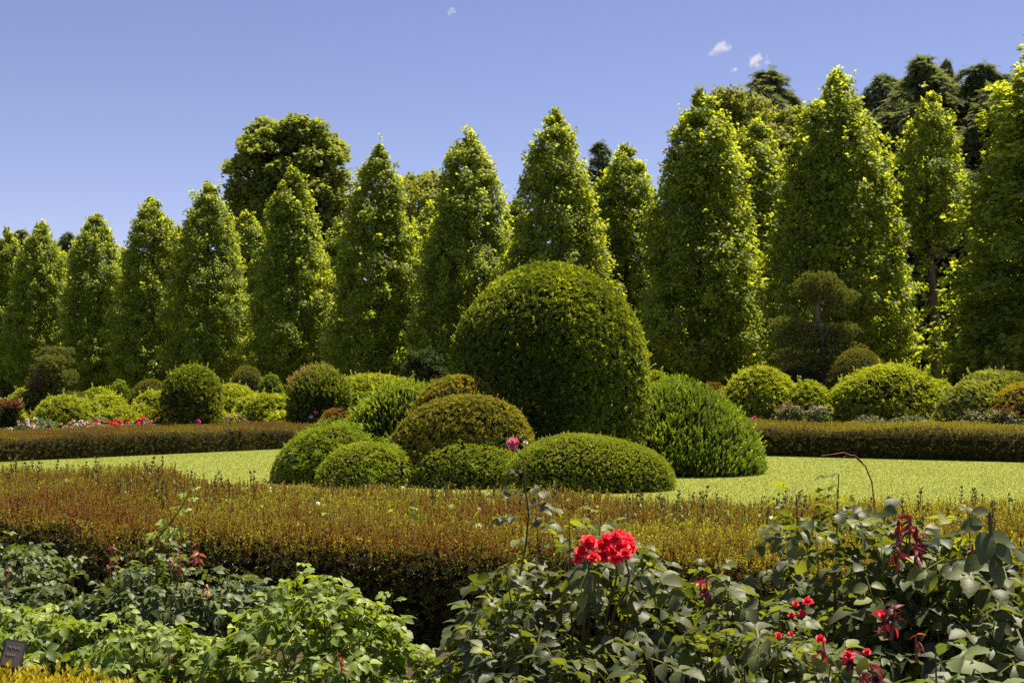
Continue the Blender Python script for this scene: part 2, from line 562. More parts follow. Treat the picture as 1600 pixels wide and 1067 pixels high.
def shrub(name, label, cat, style, x0, x1, top, Y, p=2.0, depth=1.0, waist=0.0, group=None, dens=1.0, extra=None, base_z=0.0, tone_shift=0.0):
    """a clipped shrub whose outline is x0..x1 wide and reaches top (pixels) at depth Y"""
    SEED[0] += 1
    nz = Noise(SEED[0])
    mats, tm, size, den, jit, up, amp, fr = STYLES[style]
    cx = ((x0 + x1) / 2 - 800) / FPX * Y
    rx = (x1 - x0) / 2 / FPX * Y - size * .4
    ry = rx * depth
    h = W(800, top, Y).z - size * .8 - base_z
    root = empty(name, (cx, Y, base_z), label, cat, group)
    g = Geo()
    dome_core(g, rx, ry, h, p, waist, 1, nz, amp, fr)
    area = 2 * math.pi * ((rx * ry + rx * h + ry * h) / 3) * (1.25 if p > 2.1 else 1.05)
    N = int(area * den * dens)
    P, n = sample_dome(N, rx, ry, h, p, waist)
    P = P * (1 + (nz(P, fr) * amp / max(rx, h))[:, None]) + n * rng.normal(0, size * .25, (N, 1))
    m = P[:, 2] > .01
    P, n = P[m], n[m]
    N = len(P)
    ax = n * (1 - up) + np.array([0, 0, up]) + rng.normal(0, jit * .6, (N, 3))
    tone = np.clip(.45 + tone_shift + .16 * nz(P, fr * 2.2) + rng.normal(0, .2, N), 0, 1)
    g.scatter(tm, P, frames(ax), size * rng.uniform(.7, 1.25, N), 0, tone)
    k = rng.choice(N, max(6, N // 45))
    g.scatter(SHOOT, P[k], frames(n[k] + np.array([0, 0, .8]) + rng.normal(0, .25, (len(k), 3))), size * rng.uniform(1.3, 2.6, len(k)), 0, rng.uniform(.5, 1, len(k)))
    if extra: extra(g, P, n, rx, ry, h, size)
    fol = g.build('foliage', mats + ['inner_foliage'] + (['dead_needle', 'orange_leaf', 'bamboo_leaf'] if extra else []), root)
    return root, (cx, Y, rx, ry, h, P, n)


def ex_redtips(g, P, n, rx, ry, h, size):
    m = (n[:, 2] > .1) & (rng.random(len(P)) < .5)
    Q, q = P[m], n[m]
    g.scatter(SHOOT, Q, frames(q * .7 + np.array([-.15, 0, .5]) + rng.normal(0, .15, q.shape)), rng.uniform(.08, .16, len(Q)), 0, np.clip(rng.normal(.55, .12, len(Q)), 0, 1))
    m = (n[:, 2] > .25) & (rng.random(len(P)) < .2 * np.clip(.25 - P[:, 0] / rx + (P[:, 2] / h - .8) * 2, 0.03, 1))
    Q, q = P[m], n[m]
    g.scatter(SHOOT, Q, frames(q * .7 + np.array([-.15, 0, .5]) + rng.normal(0, .15, q.shape)), rng.uniform(.12, .22, len(Q)), 3, rng.uniform(.5, 1, len(Q)))


def ex_dead(fx, fz, fr):
    def f(g, P, n, rx, ry, h, size):
        c = np.array([fx * rx, -ry * .75, fz * h])
        m = np.linalg.norm((P - c) / np.array([rx, ry, h]), axis=1) < fr
        g.scatter(ROS_F, P[m] + n[m] * .03, frames(n[m] + rng.normal(0, .5, n[m].shape)), size * 1.1, 2)
    return f


def ex_bamboo(count, fx0, fx1):
    def f(g, P, n, rx, ry, h, size):
        m = np.where((P[:, 1] < ry * .3) & (P[:, 0] > fx0 * rx) & (P[:, 0] < fx1 * rx) & (n[:, 2] > .25))[0]
        if len(m) == 0: return
        i = rng.choice(m, count)
        for k in range(3):
            g.scatter(BAMB, P[i] + n[i] * .02 + rng.normal(0, .035, (count, 3)), frames(n[i] * .5 + np.array([0, -.1, .6]) + rng.normal(0, .4, (count, 3))), rng.uniform(.05, .11, count), 4)
    return f


# ------------------------------------------------------------------ trees
def bent_line(a, b, n=8, amp=.1, seed=0):
    r = np.random.default_rng(seed)
    t = np.linspace(0, 1, n)[:, None]
    a, b = np.array(a, float), np.array(b, float)
    off = r.normal(size=(1, 3)) * np.sin(t * np.pi) + .5 * r.normal(size=(1, 3)) * np.sin(t * 2 * np.pi)
    return a * (1 - t) + b * t + off * amp * np.linalg.norm(b - a)


CONE_Z = np.array([0, .05, .14, .3, .5, .68, .82, .92, .975, 1.0])
CONE_R = np.array([.5, .88, 1.05, 1.08, .93, .74, .56, .37, .17, .03])


def cone_tree(seed, H=10., Rm=2.1, base=.9, n_tuft=1200, per=44, bare=False):
    """trunk mesh and crown mesh of a clipped conical plane tree at the origin"""
    nz = Noise(seed)
    r = np.random.default_rng(seed)
    tg = Geo()
    tr = bent_line((0, 0, -.1), (.12, .05, H * .93), 12, .012, seed)
    tg.tube(tr, np.linspace(.24 if bare else .19, .025, 12), 10)
    tg.tube(tr[:2] * np.array([1, 1, 1]), [.27, .19], 10)
    vr = 1 + np.interp(np.arange(10), [0, 3, 6, 9], r.uniform(-.09, .09, 4))
    if bare:
        zr, rr = np.array([0, .12, .3, .45, .6, .8, .93, 1.0]), np.array([.5, .62, .55, .75, 1.0, .95, .6, .1])
    else:
        zr, rr = CONE_Z, CONE_R * vr * 1.07
    # tufts on and just inside the envelope
    cand = r.random(n_tuft * 6)
    keep = r.random(n_tuft * 6) < np.interp(cand, zr, rr) + .12
    if bare: keep &= (cand > .5) | (r.random(n_tuft * 6) < .2)
    u = cand[keep][:n_tuft]
    N = len(u)
    a = r.random(N) * 2 * np.pi
    z = base + u * (H - base)
    env = np.maximum(np.interp(u, zr, rr) * Rm - .22, .04)
    q = np.stack([np.cos(a) * env, np.sin(a) * env, z], -1)
    lump = 1 + .12 * nz(q, 1.6) + .08 * nz(q, 4.0)
    rad = env * lump * (r.random(N) ** .28 if not bare else r.random(N) ** .45)
    C = np.stack([np.cos(a) * rad + tr[6, 0], np.sin(a) * rad, z + r.normal(0, .12, N)], -1)
    for i in r.choice(N, 90, replace=False):      # limbs run from the trunk to the tufts
        e = C[i]
        zb = max(.6, e[2] - np.hypot(e[0], e[1]) * r.uniform(.5, 1.0))
        k = np.array([np.interp(zb, tr[:, 2], tr[:, 0]), np.interp(zb, tr[:, 2], tr[:, 1]), zb])
        tg.tube(bent_line(k, e, 5, .05, int(i)), np.linspace(.035, .008, 5), 5)
    g = Geo()
    out = unit(np.stack([np.cos(a), np.sin(a), np.full(N, .35)], -1))
    M = N * per
    ci = np.repeat(np.arange(N), per)
    off = unit(rng.normal(size=(M, 3))) * (rng.random((M, 1)) ** .45) * np.array([.34, .34, .24]) * (Rm / 2.1) * (.62 + .38 * np.clip(env / 1.2, 0, 1))[ci][:, None]
    L = C[ci] + off
    nrm = out[ci] * .55 + np.array([0, 0, .75]) + rng.normal(0, .5, (M, 3))
    tuft_tone = .38 + r.normal(0, .13, N)
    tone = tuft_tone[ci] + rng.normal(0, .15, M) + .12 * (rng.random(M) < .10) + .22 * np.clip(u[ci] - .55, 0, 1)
    # leaves point outward and hang a little
    d = out[ci] + rng.normal(0, .6, (M, 3)) + np.array([0, 0, -.5])
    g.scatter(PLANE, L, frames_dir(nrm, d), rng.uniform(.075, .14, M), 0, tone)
    # leafy shoots that break the clipped outline
    K = 150 if not bare else 60
    ks = r.choice(N, K, replace=False)
    for i in ks:
        v = unit(out[i] * r.uniform(.3, 1) + np.array([0, 0, r.uniform(.5, 1.4)]))
        Ls = r.uniform(.3, .65)
        m = 13
        tt = r.uniform(.2, 1, m)[:, None]
        Q = C[i] + v * Ls * tt + r.normal(0, .035, (m, 3))
        tg.tube(np.array([C[i], C[i] + v * Ls * .5, C[i] + v * Ls]), [.008, .006, .003], 3)
        g.scatter(PLANE, Q, frames_dir(np.array([0, 0, 1.]) + r.normal(0, .5, (m, 3)), r.normal(size=(m, 3))), r.uniform(.07, .14, m), 0, np.clip(r.normal(.7, .15, m), 0, 1))
    return tg.mesh('trunk', ['bark'], True), g.mesh('crown', ['plane_leaf'])


def lobe_tree(seed, H, Rm, base, lobes, leaf_mats, size, n_per, leaf_n, squash=.75, trunk_r=.3):
    """a spreading broadleaf: trunk, limbs and a crown of overlapping leafy lobes"""
    nz = Noise(seed)
    r = np.random.default_rng(seed)
    tg, g = Geo(), Geo()
    tr = bent_line((0, 0, -.1), (0, 0, H * .8), 10, .02, seed)
    tg.tube(tr, np.linspace(trunk_r, trunk_r * .25, 10), 9)
    for k in range(lobes):
        t = (k + .5) / lobes
        ph = k * 2.4 + r.uniform(-.3, .3)
        zc = base + (H - base) * (.12 + .8 * t)
        rr = Rm * (math.sin(math.pi * min(1, .22 + .72 * t)) ** .7) * r.uniform(.55, .85)
        c = np.array([math.cos(ph) * rr * .8, math.sin(ph) * rr * .8, zc])
        lr = Rm * r.uniform(.28, .42)
        c[2] = min(c[2], H - lr * squash)
        k0 = tr[min(9, max(2, int(9 * (c[2] - lr) / (H * .8))))] if c[2] > lr else tr[2]
        tg.tube(bent_line(k0, c, 6, .06, seed + k), np.linspace(trunk_r * .35, .03, 6), 6)
        N = n_per
        dd = unit(r.normal(size=(N, 3)))
        dd[:, 2] = np.where(r.random(N) < .65, np.abs(dd[:, 2]), dd[:, 2])
        C = c + dd * lr * np.array([1, 1, squash]) * (r.random((N, 1)) ** .3) * (1 + .14 * nz(dd * 2 + k, 2.)[:, None])
        M = N * leaf_n
        ci = np.repeat(np.arange(N), leaf_n)
        s = lr * .16
        L = C[ci] + unit(rng.normal(size=(M, 3))) * rng.random((M, 1)) ** .5 * s * 1.6
        nrm = dd[ci] * .5 + np.array([0, 0, .7]) + rng.normal(0, .5, (M, 3))
        tone = (.45 + r.normal(0, .15, N))[ci] + rng.normal(0, .12, M)
        g.scatter(LOBED, L, frames(nrm), size * rng.uniform(.7, 1.2, M), 0, tone)
    return tg.mesh('trunk', ['bark'], True), g.mesh('crown', leaf_mats)


def cedar_tree(seed, H, Rm, base=2., whorls=27, lean=0.0, spray=.6):
    """a deodar cedar: tiers of drooping boughs clad in feathery sprays"""
    r = np.random.default_rng(seed)
    tg, g = Geo(), Geo()
    tr = bent_line((0, 0, -.1), (lean, 0, H), 12, .01, seed)
    tg.tube(tr, np.linspace(.35, .02, 12), 8)
    for w in range(whorls):
        t = w / (whorls - 1)
        z = base + (H - base) * (t ** .9)
        Lr = min(4.6, 7. * (1 - t) ** .8) * Rm / 4 * r.uniform(.75, 1.15) + .12
        x0 = np.interp(z, tr[:, 2], tr[:, 0])
        for b in range(7 if t < .8 else 5):
            a = b * 2 * math.pi / 7 + w * .9 + r.uniform(-.35, .35)
            L = Lr * r.choice([.55, .8, 1.0, 1.25, 1.5])
            n = 9
            s = np.linspace(0, 1, n)
            lift = r.uniform(.2, .6) if t < .6 else r.uniform(.6, 1.5)
            pts = np.stack([x0 + np.cos(a) * L * s, np.sin(a) * L * s, z + L * (lift * s - (.35 + lift) * .9 * s ** 2.2)], -1)
            tg.tube(pts, np.linspace(.05, .008, n), 4)
            m = int(10 + 16 * L)
            u = r.uniform(.12, 1, m)
            P = np.stack([np.interp(u, s, pts[:, k]) for k in range(3)], -1)
            side = r.choice([-1, 1], m) * r.uniform(.3, 1.3, m)
            d = np.stack([np.cos(a + side), np.sin(a + side), -.35 - .3 * r.random(m)], -1)
            nr = np.stack([np.cos(a) * .3 + r.normal(0, .2, m), np.sin(a) * .3 + r.normal(0, .2, m), np.ones(m)], -1)
            g.scatter(SPRAY, P, frames_dir(nr, d), spray * r.uniform(.6, 1.2, m), 0, np.clip(.45 + .25 * (u - .5) + r.normal(0, .2, m), 0, 1))
            g.scatter(SPRAY, P + r.normal(0, .1, P.shape), frames_dir(nr + r.normal(0, .5, nr.shape), d), spray * r.uniform(.5, 1., m), 0, np.clip(.3 + r.normal(0, .2, m), 0, 1))
    for k in range(26):      # the leader and its short upswept side twigs
        z = H - 1.3 + 1.3 * k / 26
        a = k * 2.4
        d = np.array([[math.cos(a), math.sin(a), .9]])
        g.scatter(SPRAY, np.array([[lean * z / H, 0, z]]), frames_dir(np.array([[-math.cos(a), -math.sin(a), 1.]]), d), .42 * (1.15 - k / 26), 0)
    return tg.mesh('trunk', ['bark'], True), g.mesh('crown', ['cedar_needle'])


def put_tree(name, meshes, loc, label, group=None, sx=1., sz=1., rot=0., cat='tree'):
    root = empty(name, loc, label, cat, group)
    for part, me in zip(('trunk', 'crown'), meshes):
        o = bpy.data.objects.new(part, me)
        COL.objects.link(o)
        o.parent = root
    root.scale = (sx, sx, sz)
    root.rotation_euler.z = rot
    return root


def pad_tree(name, label, Y, trunk_px, pads, dead=(), group=None, fat=1.0):
    """a cloud-pruned conifer: bent trunk and flat pads; pads are (x0, x1, top, bottom, dy) in pixels at depth Y"""
    base = W(trunk_px[0][0], 590, Y)
    root = empty(name, (base.x, Y, 0), label, 'tree', group)
    o0 = np.array([base.x, Y, 0])
    pts = [np.array(W(x, y, Y)) - o0 for x, y in trunk_px]
    pts = [np.array([pts[0][0], 0, -.05])] + pts
    tg = Geo()
    tg.tube(np.array(pts), np.linspace(.12, .035, len(pts)), 8)
    g = Geo()
    tp = np.array(pts)
    for k, (x0, x1, top, bot, dy) in enumerate(pads):
        c = np.array(W((x0 + x1) / 2, (top + bot) / 2, Y)) - o0
        c[1] += dy
        rx = (x1 - x0) / 2 / FPX * Y * min(fat, 1.25)
        rz = (bot - top) / 2 / FPX * Y * fat
        kz = np.clip(c[2] - .1, .2, tp[-1, 2])
        s = np.array([np.interp(kz, tp[:, 2], tp[:, 0]), 0, kz])
        tg.tube(bent_line(s, c, 5, .06, k), np.linspace(.045, .015, 5), 5)
        A = 4 * math.pi * rx * max(rz, rx * .5)
        N = int(A * 300)
        d = unit(rng.normal(size=(N, 3)))
        nz = Noise(900 + k)
        P = c + d * np.array([rx, rx * .8, rz]) * (rng.random((N, 1)) ** .35) * (1 + .24 * nz(d * 3, 1.3)[:, None] + .1 * nz(d * 9, 1.3)[:, None])
        g.scatter(ROS_F, P, frames(d * .5 + np.array([0, 0, .7]) + rng.normal(0, .35, (N, 3))), rng.uniform(.05, .1, N), 0, np.clip(.5 + rng.normal(0, .2, N) + .1 * d[:, 2], 0, 1))
    for (x0, x1, top, bot, dy) in dead:
        c = np.array(W((x0 + x1) / 2, (top + bot) / 2, Y)) - o0
        c[1] += dy
        rx, rz, N = (x1 - x0) / 2 / FPX * Y, (bot - top) / 2 / FPX * Y, 260
        P = c + unit(rng.normal(size=(N, 3))) * np.array([rx, rx * .5, rz]) * rng.random((N, 1)) ** .4
        g.scatter(ROS_F, P, frames(rng.normal(size=(N, 3)) + np.array([0, -.5, .5])), .07, 1)
    tg.build('trunk', ['bark'], root, True)
    g.build('crown', ['pine_needle', 'dead_needle'], root)
    return root


# ================================================================== THE SETTING
def sheet(name, pts, z, mat, kind='structure'):
    me = bpy.data.meshes.new(name)
    me.from_pydata([(x, y, z) for x, y in pts], [], [list(range(len(pts)))])
    me.materials.append(MATS[mat])
    o = bpy.data.objects.new(name, me)
    COL.objects.link(o)
    return tag(o, kind=kind)


sheet('ground', [(-3000, -200), (3000, -200), (3000, 5000), (-3000, 5000)], 0, 'far_ground')
sheet('lawn', [(-60, 9), (60, 9), (60, 25), (8, 30), (-8, 34), (-60, 30)], .006, 'lawn_turf')
sheet('flower_bed', [(-30, -3), (30, -3), (30, 9.6), (-30, 9.6)], .012, 'soil')
sheet('planting_bed', [(-45, 25), (-9, 25.8), (-4.5, 30), (4.5, 27.8), (10, 25.6), (45, 25), (45, 40), (-45, 52)], .012, 'leaf_litter')

# grass blades on the lawn
g = Geo()
N = 520000
yy = 10.0 + 20.5 * rng.random(N) ** 1.25
hw = yy * .43 + 1.5
xx = rng.uniform(-1, 1, N) * hw
P = np.stack([xx, yy, np.full(N, .0)], -1)
gn = Noise(5)
n3 = rng.normal(0, .3, (N, 3)) + np.array([0, 0, 1.])
T = (np.array([(-.12, 0, 0), (.12, 0, 0), (.1, .1, 1)], float), np.array([(0, 1, 2)]), np.zeros(1))
g.inst(T, P, frames(n3), rng.uniform(.018, .036, N), 0, np.clip(.38 + .13 * gn(P, .45) + .06 * gn(P, 2.2) + rng.normal(0, .1, N), 0, 1))
tag(g.build('grass', ['grass_blade']), 'short sunlit yellow green grass of the lawn', 'grass', kind='stuff')


# ------------------------------------------------------------------ hedges
def hedge(name, label, xs, yf, yb, hf, seed, shoot, dens_top, dens_side, tone_top=0.0, side_scale=1.0):
    """a wide low hedge; xs range, yf/yb front and back edges, hf(x, y) height"""
    nz = Noise(seed)
    root = empty(name, ((xs[0] + xs[1]) / 2, (yf(sum(xs) / 2) + yb(sum(xs) / 2)) / 2, 0), label, 'hedge')
    o0 = np.array(root.location)
    rs = .32

    def surf(X, t):   # t 0..1 across: front foot, shoulder, top, back shoulder, back foot; returns point, normal
        a, b = yf(X), yb(X)
        H = hf(X, (a + b) / 2 + 0 * X)
        top = np.maximum(b - a - 2 * rs, .1)
        side = np.maximum(H - rs, .05)
        arc = rs * np.pi / 2
        tot = 2 * side + 2 * arc + top
        s = t * tot
        Y = np.zeros_like(X); Z = np.zeros_like(X); ny = np.zeros_like(X); nz_ = np.zeros_like(X)
        m = s < side
        Y[m] = a[m]; Z[m] = s[m]; ny[m] = -1
        m = (s >= side) & (s < side + arc)
        th = (s[m] - side[m]) / rs
        Y[m] = a[m] + rs * (1 - np.cos(th)); Z[m] = side[m] + rs * np.sin(th); ny[m] = -np.cos(th); nz_[m] = np.sin(th)
        m = (s >= side + arc) & (s < side + arc + top)
        Y[m] = a[m] + rs + s[m] - (side + arc)[m]; Z[m] = H[m]; nz_[m] = 1
        m = (s >= side + arc + top) & (s < side + 2 * arc + top)
        th = (s[m] - (side + arc + top)[m]) / rs
        Y[m] = b[m] - rs + rs * np.sin(th); Z[m] = side[m] + rs * np.cos(th); ny[m] = np.sin(th); nz_[m] = np.cos(th)
        m = s >= side + 2 * arc + top
        Y[m] = b[m]; Z[m] = np.maximum(tot[m] - s[m], 0); ny[m] = 1
        P = np.stack([X, Y, Z], -1)
        n = np.stack([0 * X, ny, nz_], -1)
        P = P + n * (.035 * nz(P, 2.2) + .018 * nz(P, 6))[:, None]
        return P, n, tot

    # core
    nx = int((xs[1] - xs[0]) / .12)
    X, Tt = np.meshgrid(np.linspace(xs[0], xs[1], nx), np.linspace(0, 1, 40), indexing='ij')
    P, n, _ = surf(X.ravel(), Tt.ravel())
    P = P - n * .05
    i = np.arange(nx - 1)[:, None] * 40
    j = np.arange(39)[None]
    F = np.stack([i + j, i + 40 + j, i + 41 + j, i + j + 1], -1).reshape(-1, 4)
    g = Geo()
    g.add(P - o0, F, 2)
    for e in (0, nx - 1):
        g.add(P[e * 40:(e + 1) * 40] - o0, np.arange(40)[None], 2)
    # leaves
    _, _, tot = surf(np.linspace(xs[0], xs[1], 50), np.zeros(50))
    A = (xs[1] - xs[0]) * tot.mean()
    N = int(A * max(dens_top, dens_side) * 1.0)
    X = rng.uniform(xs[0], xs[1], N)
    P, n, _ = surf(X, rng.random(N))
    upn = n[:, 2]
    p_top = dens_top / max(dens_top, dens_side)
    top = (upn > .45) & (rng.random(N) < p_top)
    Q, q = P[top], n[top]
    K = len(Q)
    tone = np.clip(.42 + tone_top + .14 * nz(Q, 1.3) + .12 * nz(Q, 5) + .03 * Q[:, 0] + rng.normal(0, .2, K), 0, 1)
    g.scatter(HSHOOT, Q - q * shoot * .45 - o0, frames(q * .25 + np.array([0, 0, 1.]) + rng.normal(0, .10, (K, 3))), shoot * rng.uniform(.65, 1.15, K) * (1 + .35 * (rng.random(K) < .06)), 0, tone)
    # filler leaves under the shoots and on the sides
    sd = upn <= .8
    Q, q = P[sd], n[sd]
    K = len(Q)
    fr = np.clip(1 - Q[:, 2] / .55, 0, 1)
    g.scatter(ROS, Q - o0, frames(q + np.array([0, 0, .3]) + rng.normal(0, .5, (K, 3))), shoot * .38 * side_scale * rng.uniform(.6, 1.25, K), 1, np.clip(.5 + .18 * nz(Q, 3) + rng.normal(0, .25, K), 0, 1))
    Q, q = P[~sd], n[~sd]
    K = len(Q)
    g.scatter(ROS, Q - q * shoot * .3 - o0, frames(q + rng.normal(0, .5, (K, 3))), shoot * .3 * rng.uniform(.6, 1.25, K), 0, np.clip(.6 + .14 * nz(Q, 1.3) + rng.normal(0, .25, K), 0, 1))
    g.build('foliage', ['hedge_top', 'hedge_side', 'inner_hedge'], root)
    return root, surf


def sstep(x): x = np.clip(x, 0, 1); return x * x * (3 - 2 * x)


front_hedge, fh_surf = hedge('hedge', 'wide russet tipped clipped hedge behind the roses at the near lawn edge', (-7.5, 6.5),
      lambda x: 7.5 - .33 * x, lambda x: 10.95 - .25 * x,
      lambda x, y: .60 + .09 * sstep((-2.75 - x) / .25) + 0 * x, 11, .115, 620, 900, .07)
hedge('hedge', 'low clipped hedge with dark front and orange top on the left far lawn edge', (-16, -3.2),
      lambda x: 24.2 + .98 * (x + 9.7) * (x > -9.7) + .3 * (x + 9.7) * (x <= -9.7), lambda x: 27.6 + .85 * (x + 9.7) * (x > -9.7) + .3 * (x + 9.7) * (x <= -9.7),
      lambda x, y: .50 + 0 * x, 12, .09, 330, 420, .14, 1.3)
hedge('hedge', 'low clipped hedge with dark front and orange top on the right far lawn edge', (2.6, 16),
      lambda x: 26.4 - .45 * (x - 4.75), lambda x: 29.6 - .45 * (x - 4.75),
      lambda x, y: .60 + 0 * x, 13, .09, 330, 420, .14, 1.3)

# stray pieces on the front hedge: taller tips, pale bindweed leaves, an arching bare cane
g = Geo()
o0 = np.array(front_hedge.location)
K = 260
X = rng.uniform(-6, 6, K)
P, n, tot = fh_surf(X, rng.uniform(.42, .9, K))
g.scatter(SHOOT, P - o0, frames(np.array([0, 0, 1.]) + rng.normal(0, .1, (K, 3))), rng.uniform(.11, .17, K), 0, np.clip(rng.normal(.35, .2, K), 0, 1))
g.build('tall_tips', ['hedge_side'], front_hedge)
g = Geo()
K = 90
X = rng.normal(.2, 1.5, K)
P, n, tot = fh_surf(X, rng.uniform(.3, .86, K))
g.scatter(LOBED, P + np.array([0, 0, .04]) - o0, frames(np.array([0, -.9, .6]) + rng.normal(0, .5, (K, 3))), rng.uniform(.03, .07, K), 0, rng.uniform(.4, 1, K))
g.build('bindweed_foliage', ['bamboo_leaf'], front_hedge)
g = Geo()
Yc = 9.4
path = [W(x, y, Yc) for x, y in ((1364, 815), (1366, 780), (1362, 752), (1352, 728), (1335, 713), (1318, 707), (1300, 710), (1283, 712))]
g.tube(np.array([tuple(p) for p in path]) - o0, np.linspace(.007, .003, 8), 6)
path = [W(x, y, Yc) for x, y in ((1348, 722), (1335, 711), (1322, 712), (1313, 718))]
g.tube(np.array([tuple(p) for p in path]) - o0, np.linspace(.004, .002, 4), 5)
g.build('arching_cane', ['red_stem'], front_hedge, True)

# ------------------------------------------------------------------ topiary group on the lawn
TG = 'topiary group in the middle of the lawn'
shrub('topiary_dome', 'huge tall clipped dome towering over the middle of the topiary group', 'topiary', 'dome', 706, 1012, 414, 21.2, 10.52, .95, .05, TG, 1.25)
shrub('clipped_bush', 'bright green bushy mound with upright tufts right of the huge dome', 'bush', 'tufty', 925, 1196, 592, 21.6, 1.6, .8, 0, TG, 1.2)
shrub('clipped_bush', 'small yellow green shrub peeping between the huge dome and the tufty bush', 'bush', 'azalea', 985, 1062, 583, 23.6, 2., 1., 0, TG)
shrub('clipped_bush', 'broad low mossy green mound in front of the huge dome', 'bush', 'fine', 786, 1054, 673, 18.4, 2.1, .62, 0, TG, 1.2, ex_bamboo(10, -1, -.2))
shrub('clipped_bush', 'low dark green mound left of the broad mossy one, under the russet bush', 'bush', 'fine', 642, 850, 688, 18.9, 2.1, .6, 0, TG, 1.1, ex_bamboo(14, -.3, .6), tone_shift=0.05)
shrub('clipped_bush', 'rounded russet brown bush left of the huge dome', 'bush', 'russet', 602, 838, 624, 19.3, 2.3, .6, .05, TG, 1.2)
shrub('clipped_bush', 'russet bush top with ragged shoots behind the rounded russet one', 'bush', 'russet', 628, 800, 588, 20.0, 2.4, .6, 0, TG, 1.0, ex_bamboo(6, -.9, -.1), tone_shift=.2)
shrub('clipped_bush', 'dark green bush with light upright shoots left of the russet bush', 'bush', 'tufty', 524, 740, 588, 20.5, 1.75, .5, 0, TG, 1.1, tone_shift=.3)
shrub('clipped_bush', 'green mound overgrown with bamboo leaves at the left end of the group', 'bush', 'fine', 428, 610, 662, 19.7, 1.9, .8, 0, TG, 1.1, ex_bamboo(110, -.6, .9))
shrub('clipped_bush', 'small light green mound in the front left of the group', 'bush', 'fine', 490, 656, 690, 18.9, 2.0, .8, 0, TG, 1.1, ex_bamboo(34, .0, .9), tone_shift=.15)
shrub('clipped_bush', 'small orange tipped bush between far hedge and bamboo mound', 'bush', 'orange', 482, 570, 636, 22.5, 2., .8, 0, TG)
shrub('clipped_bush', 'small yellow bush wedged below the dark tufty green bush', 'bush', 'golden', 508, 610, 645, 20.6, 2., .8, 0, TG, 1, None, 0, -.2)

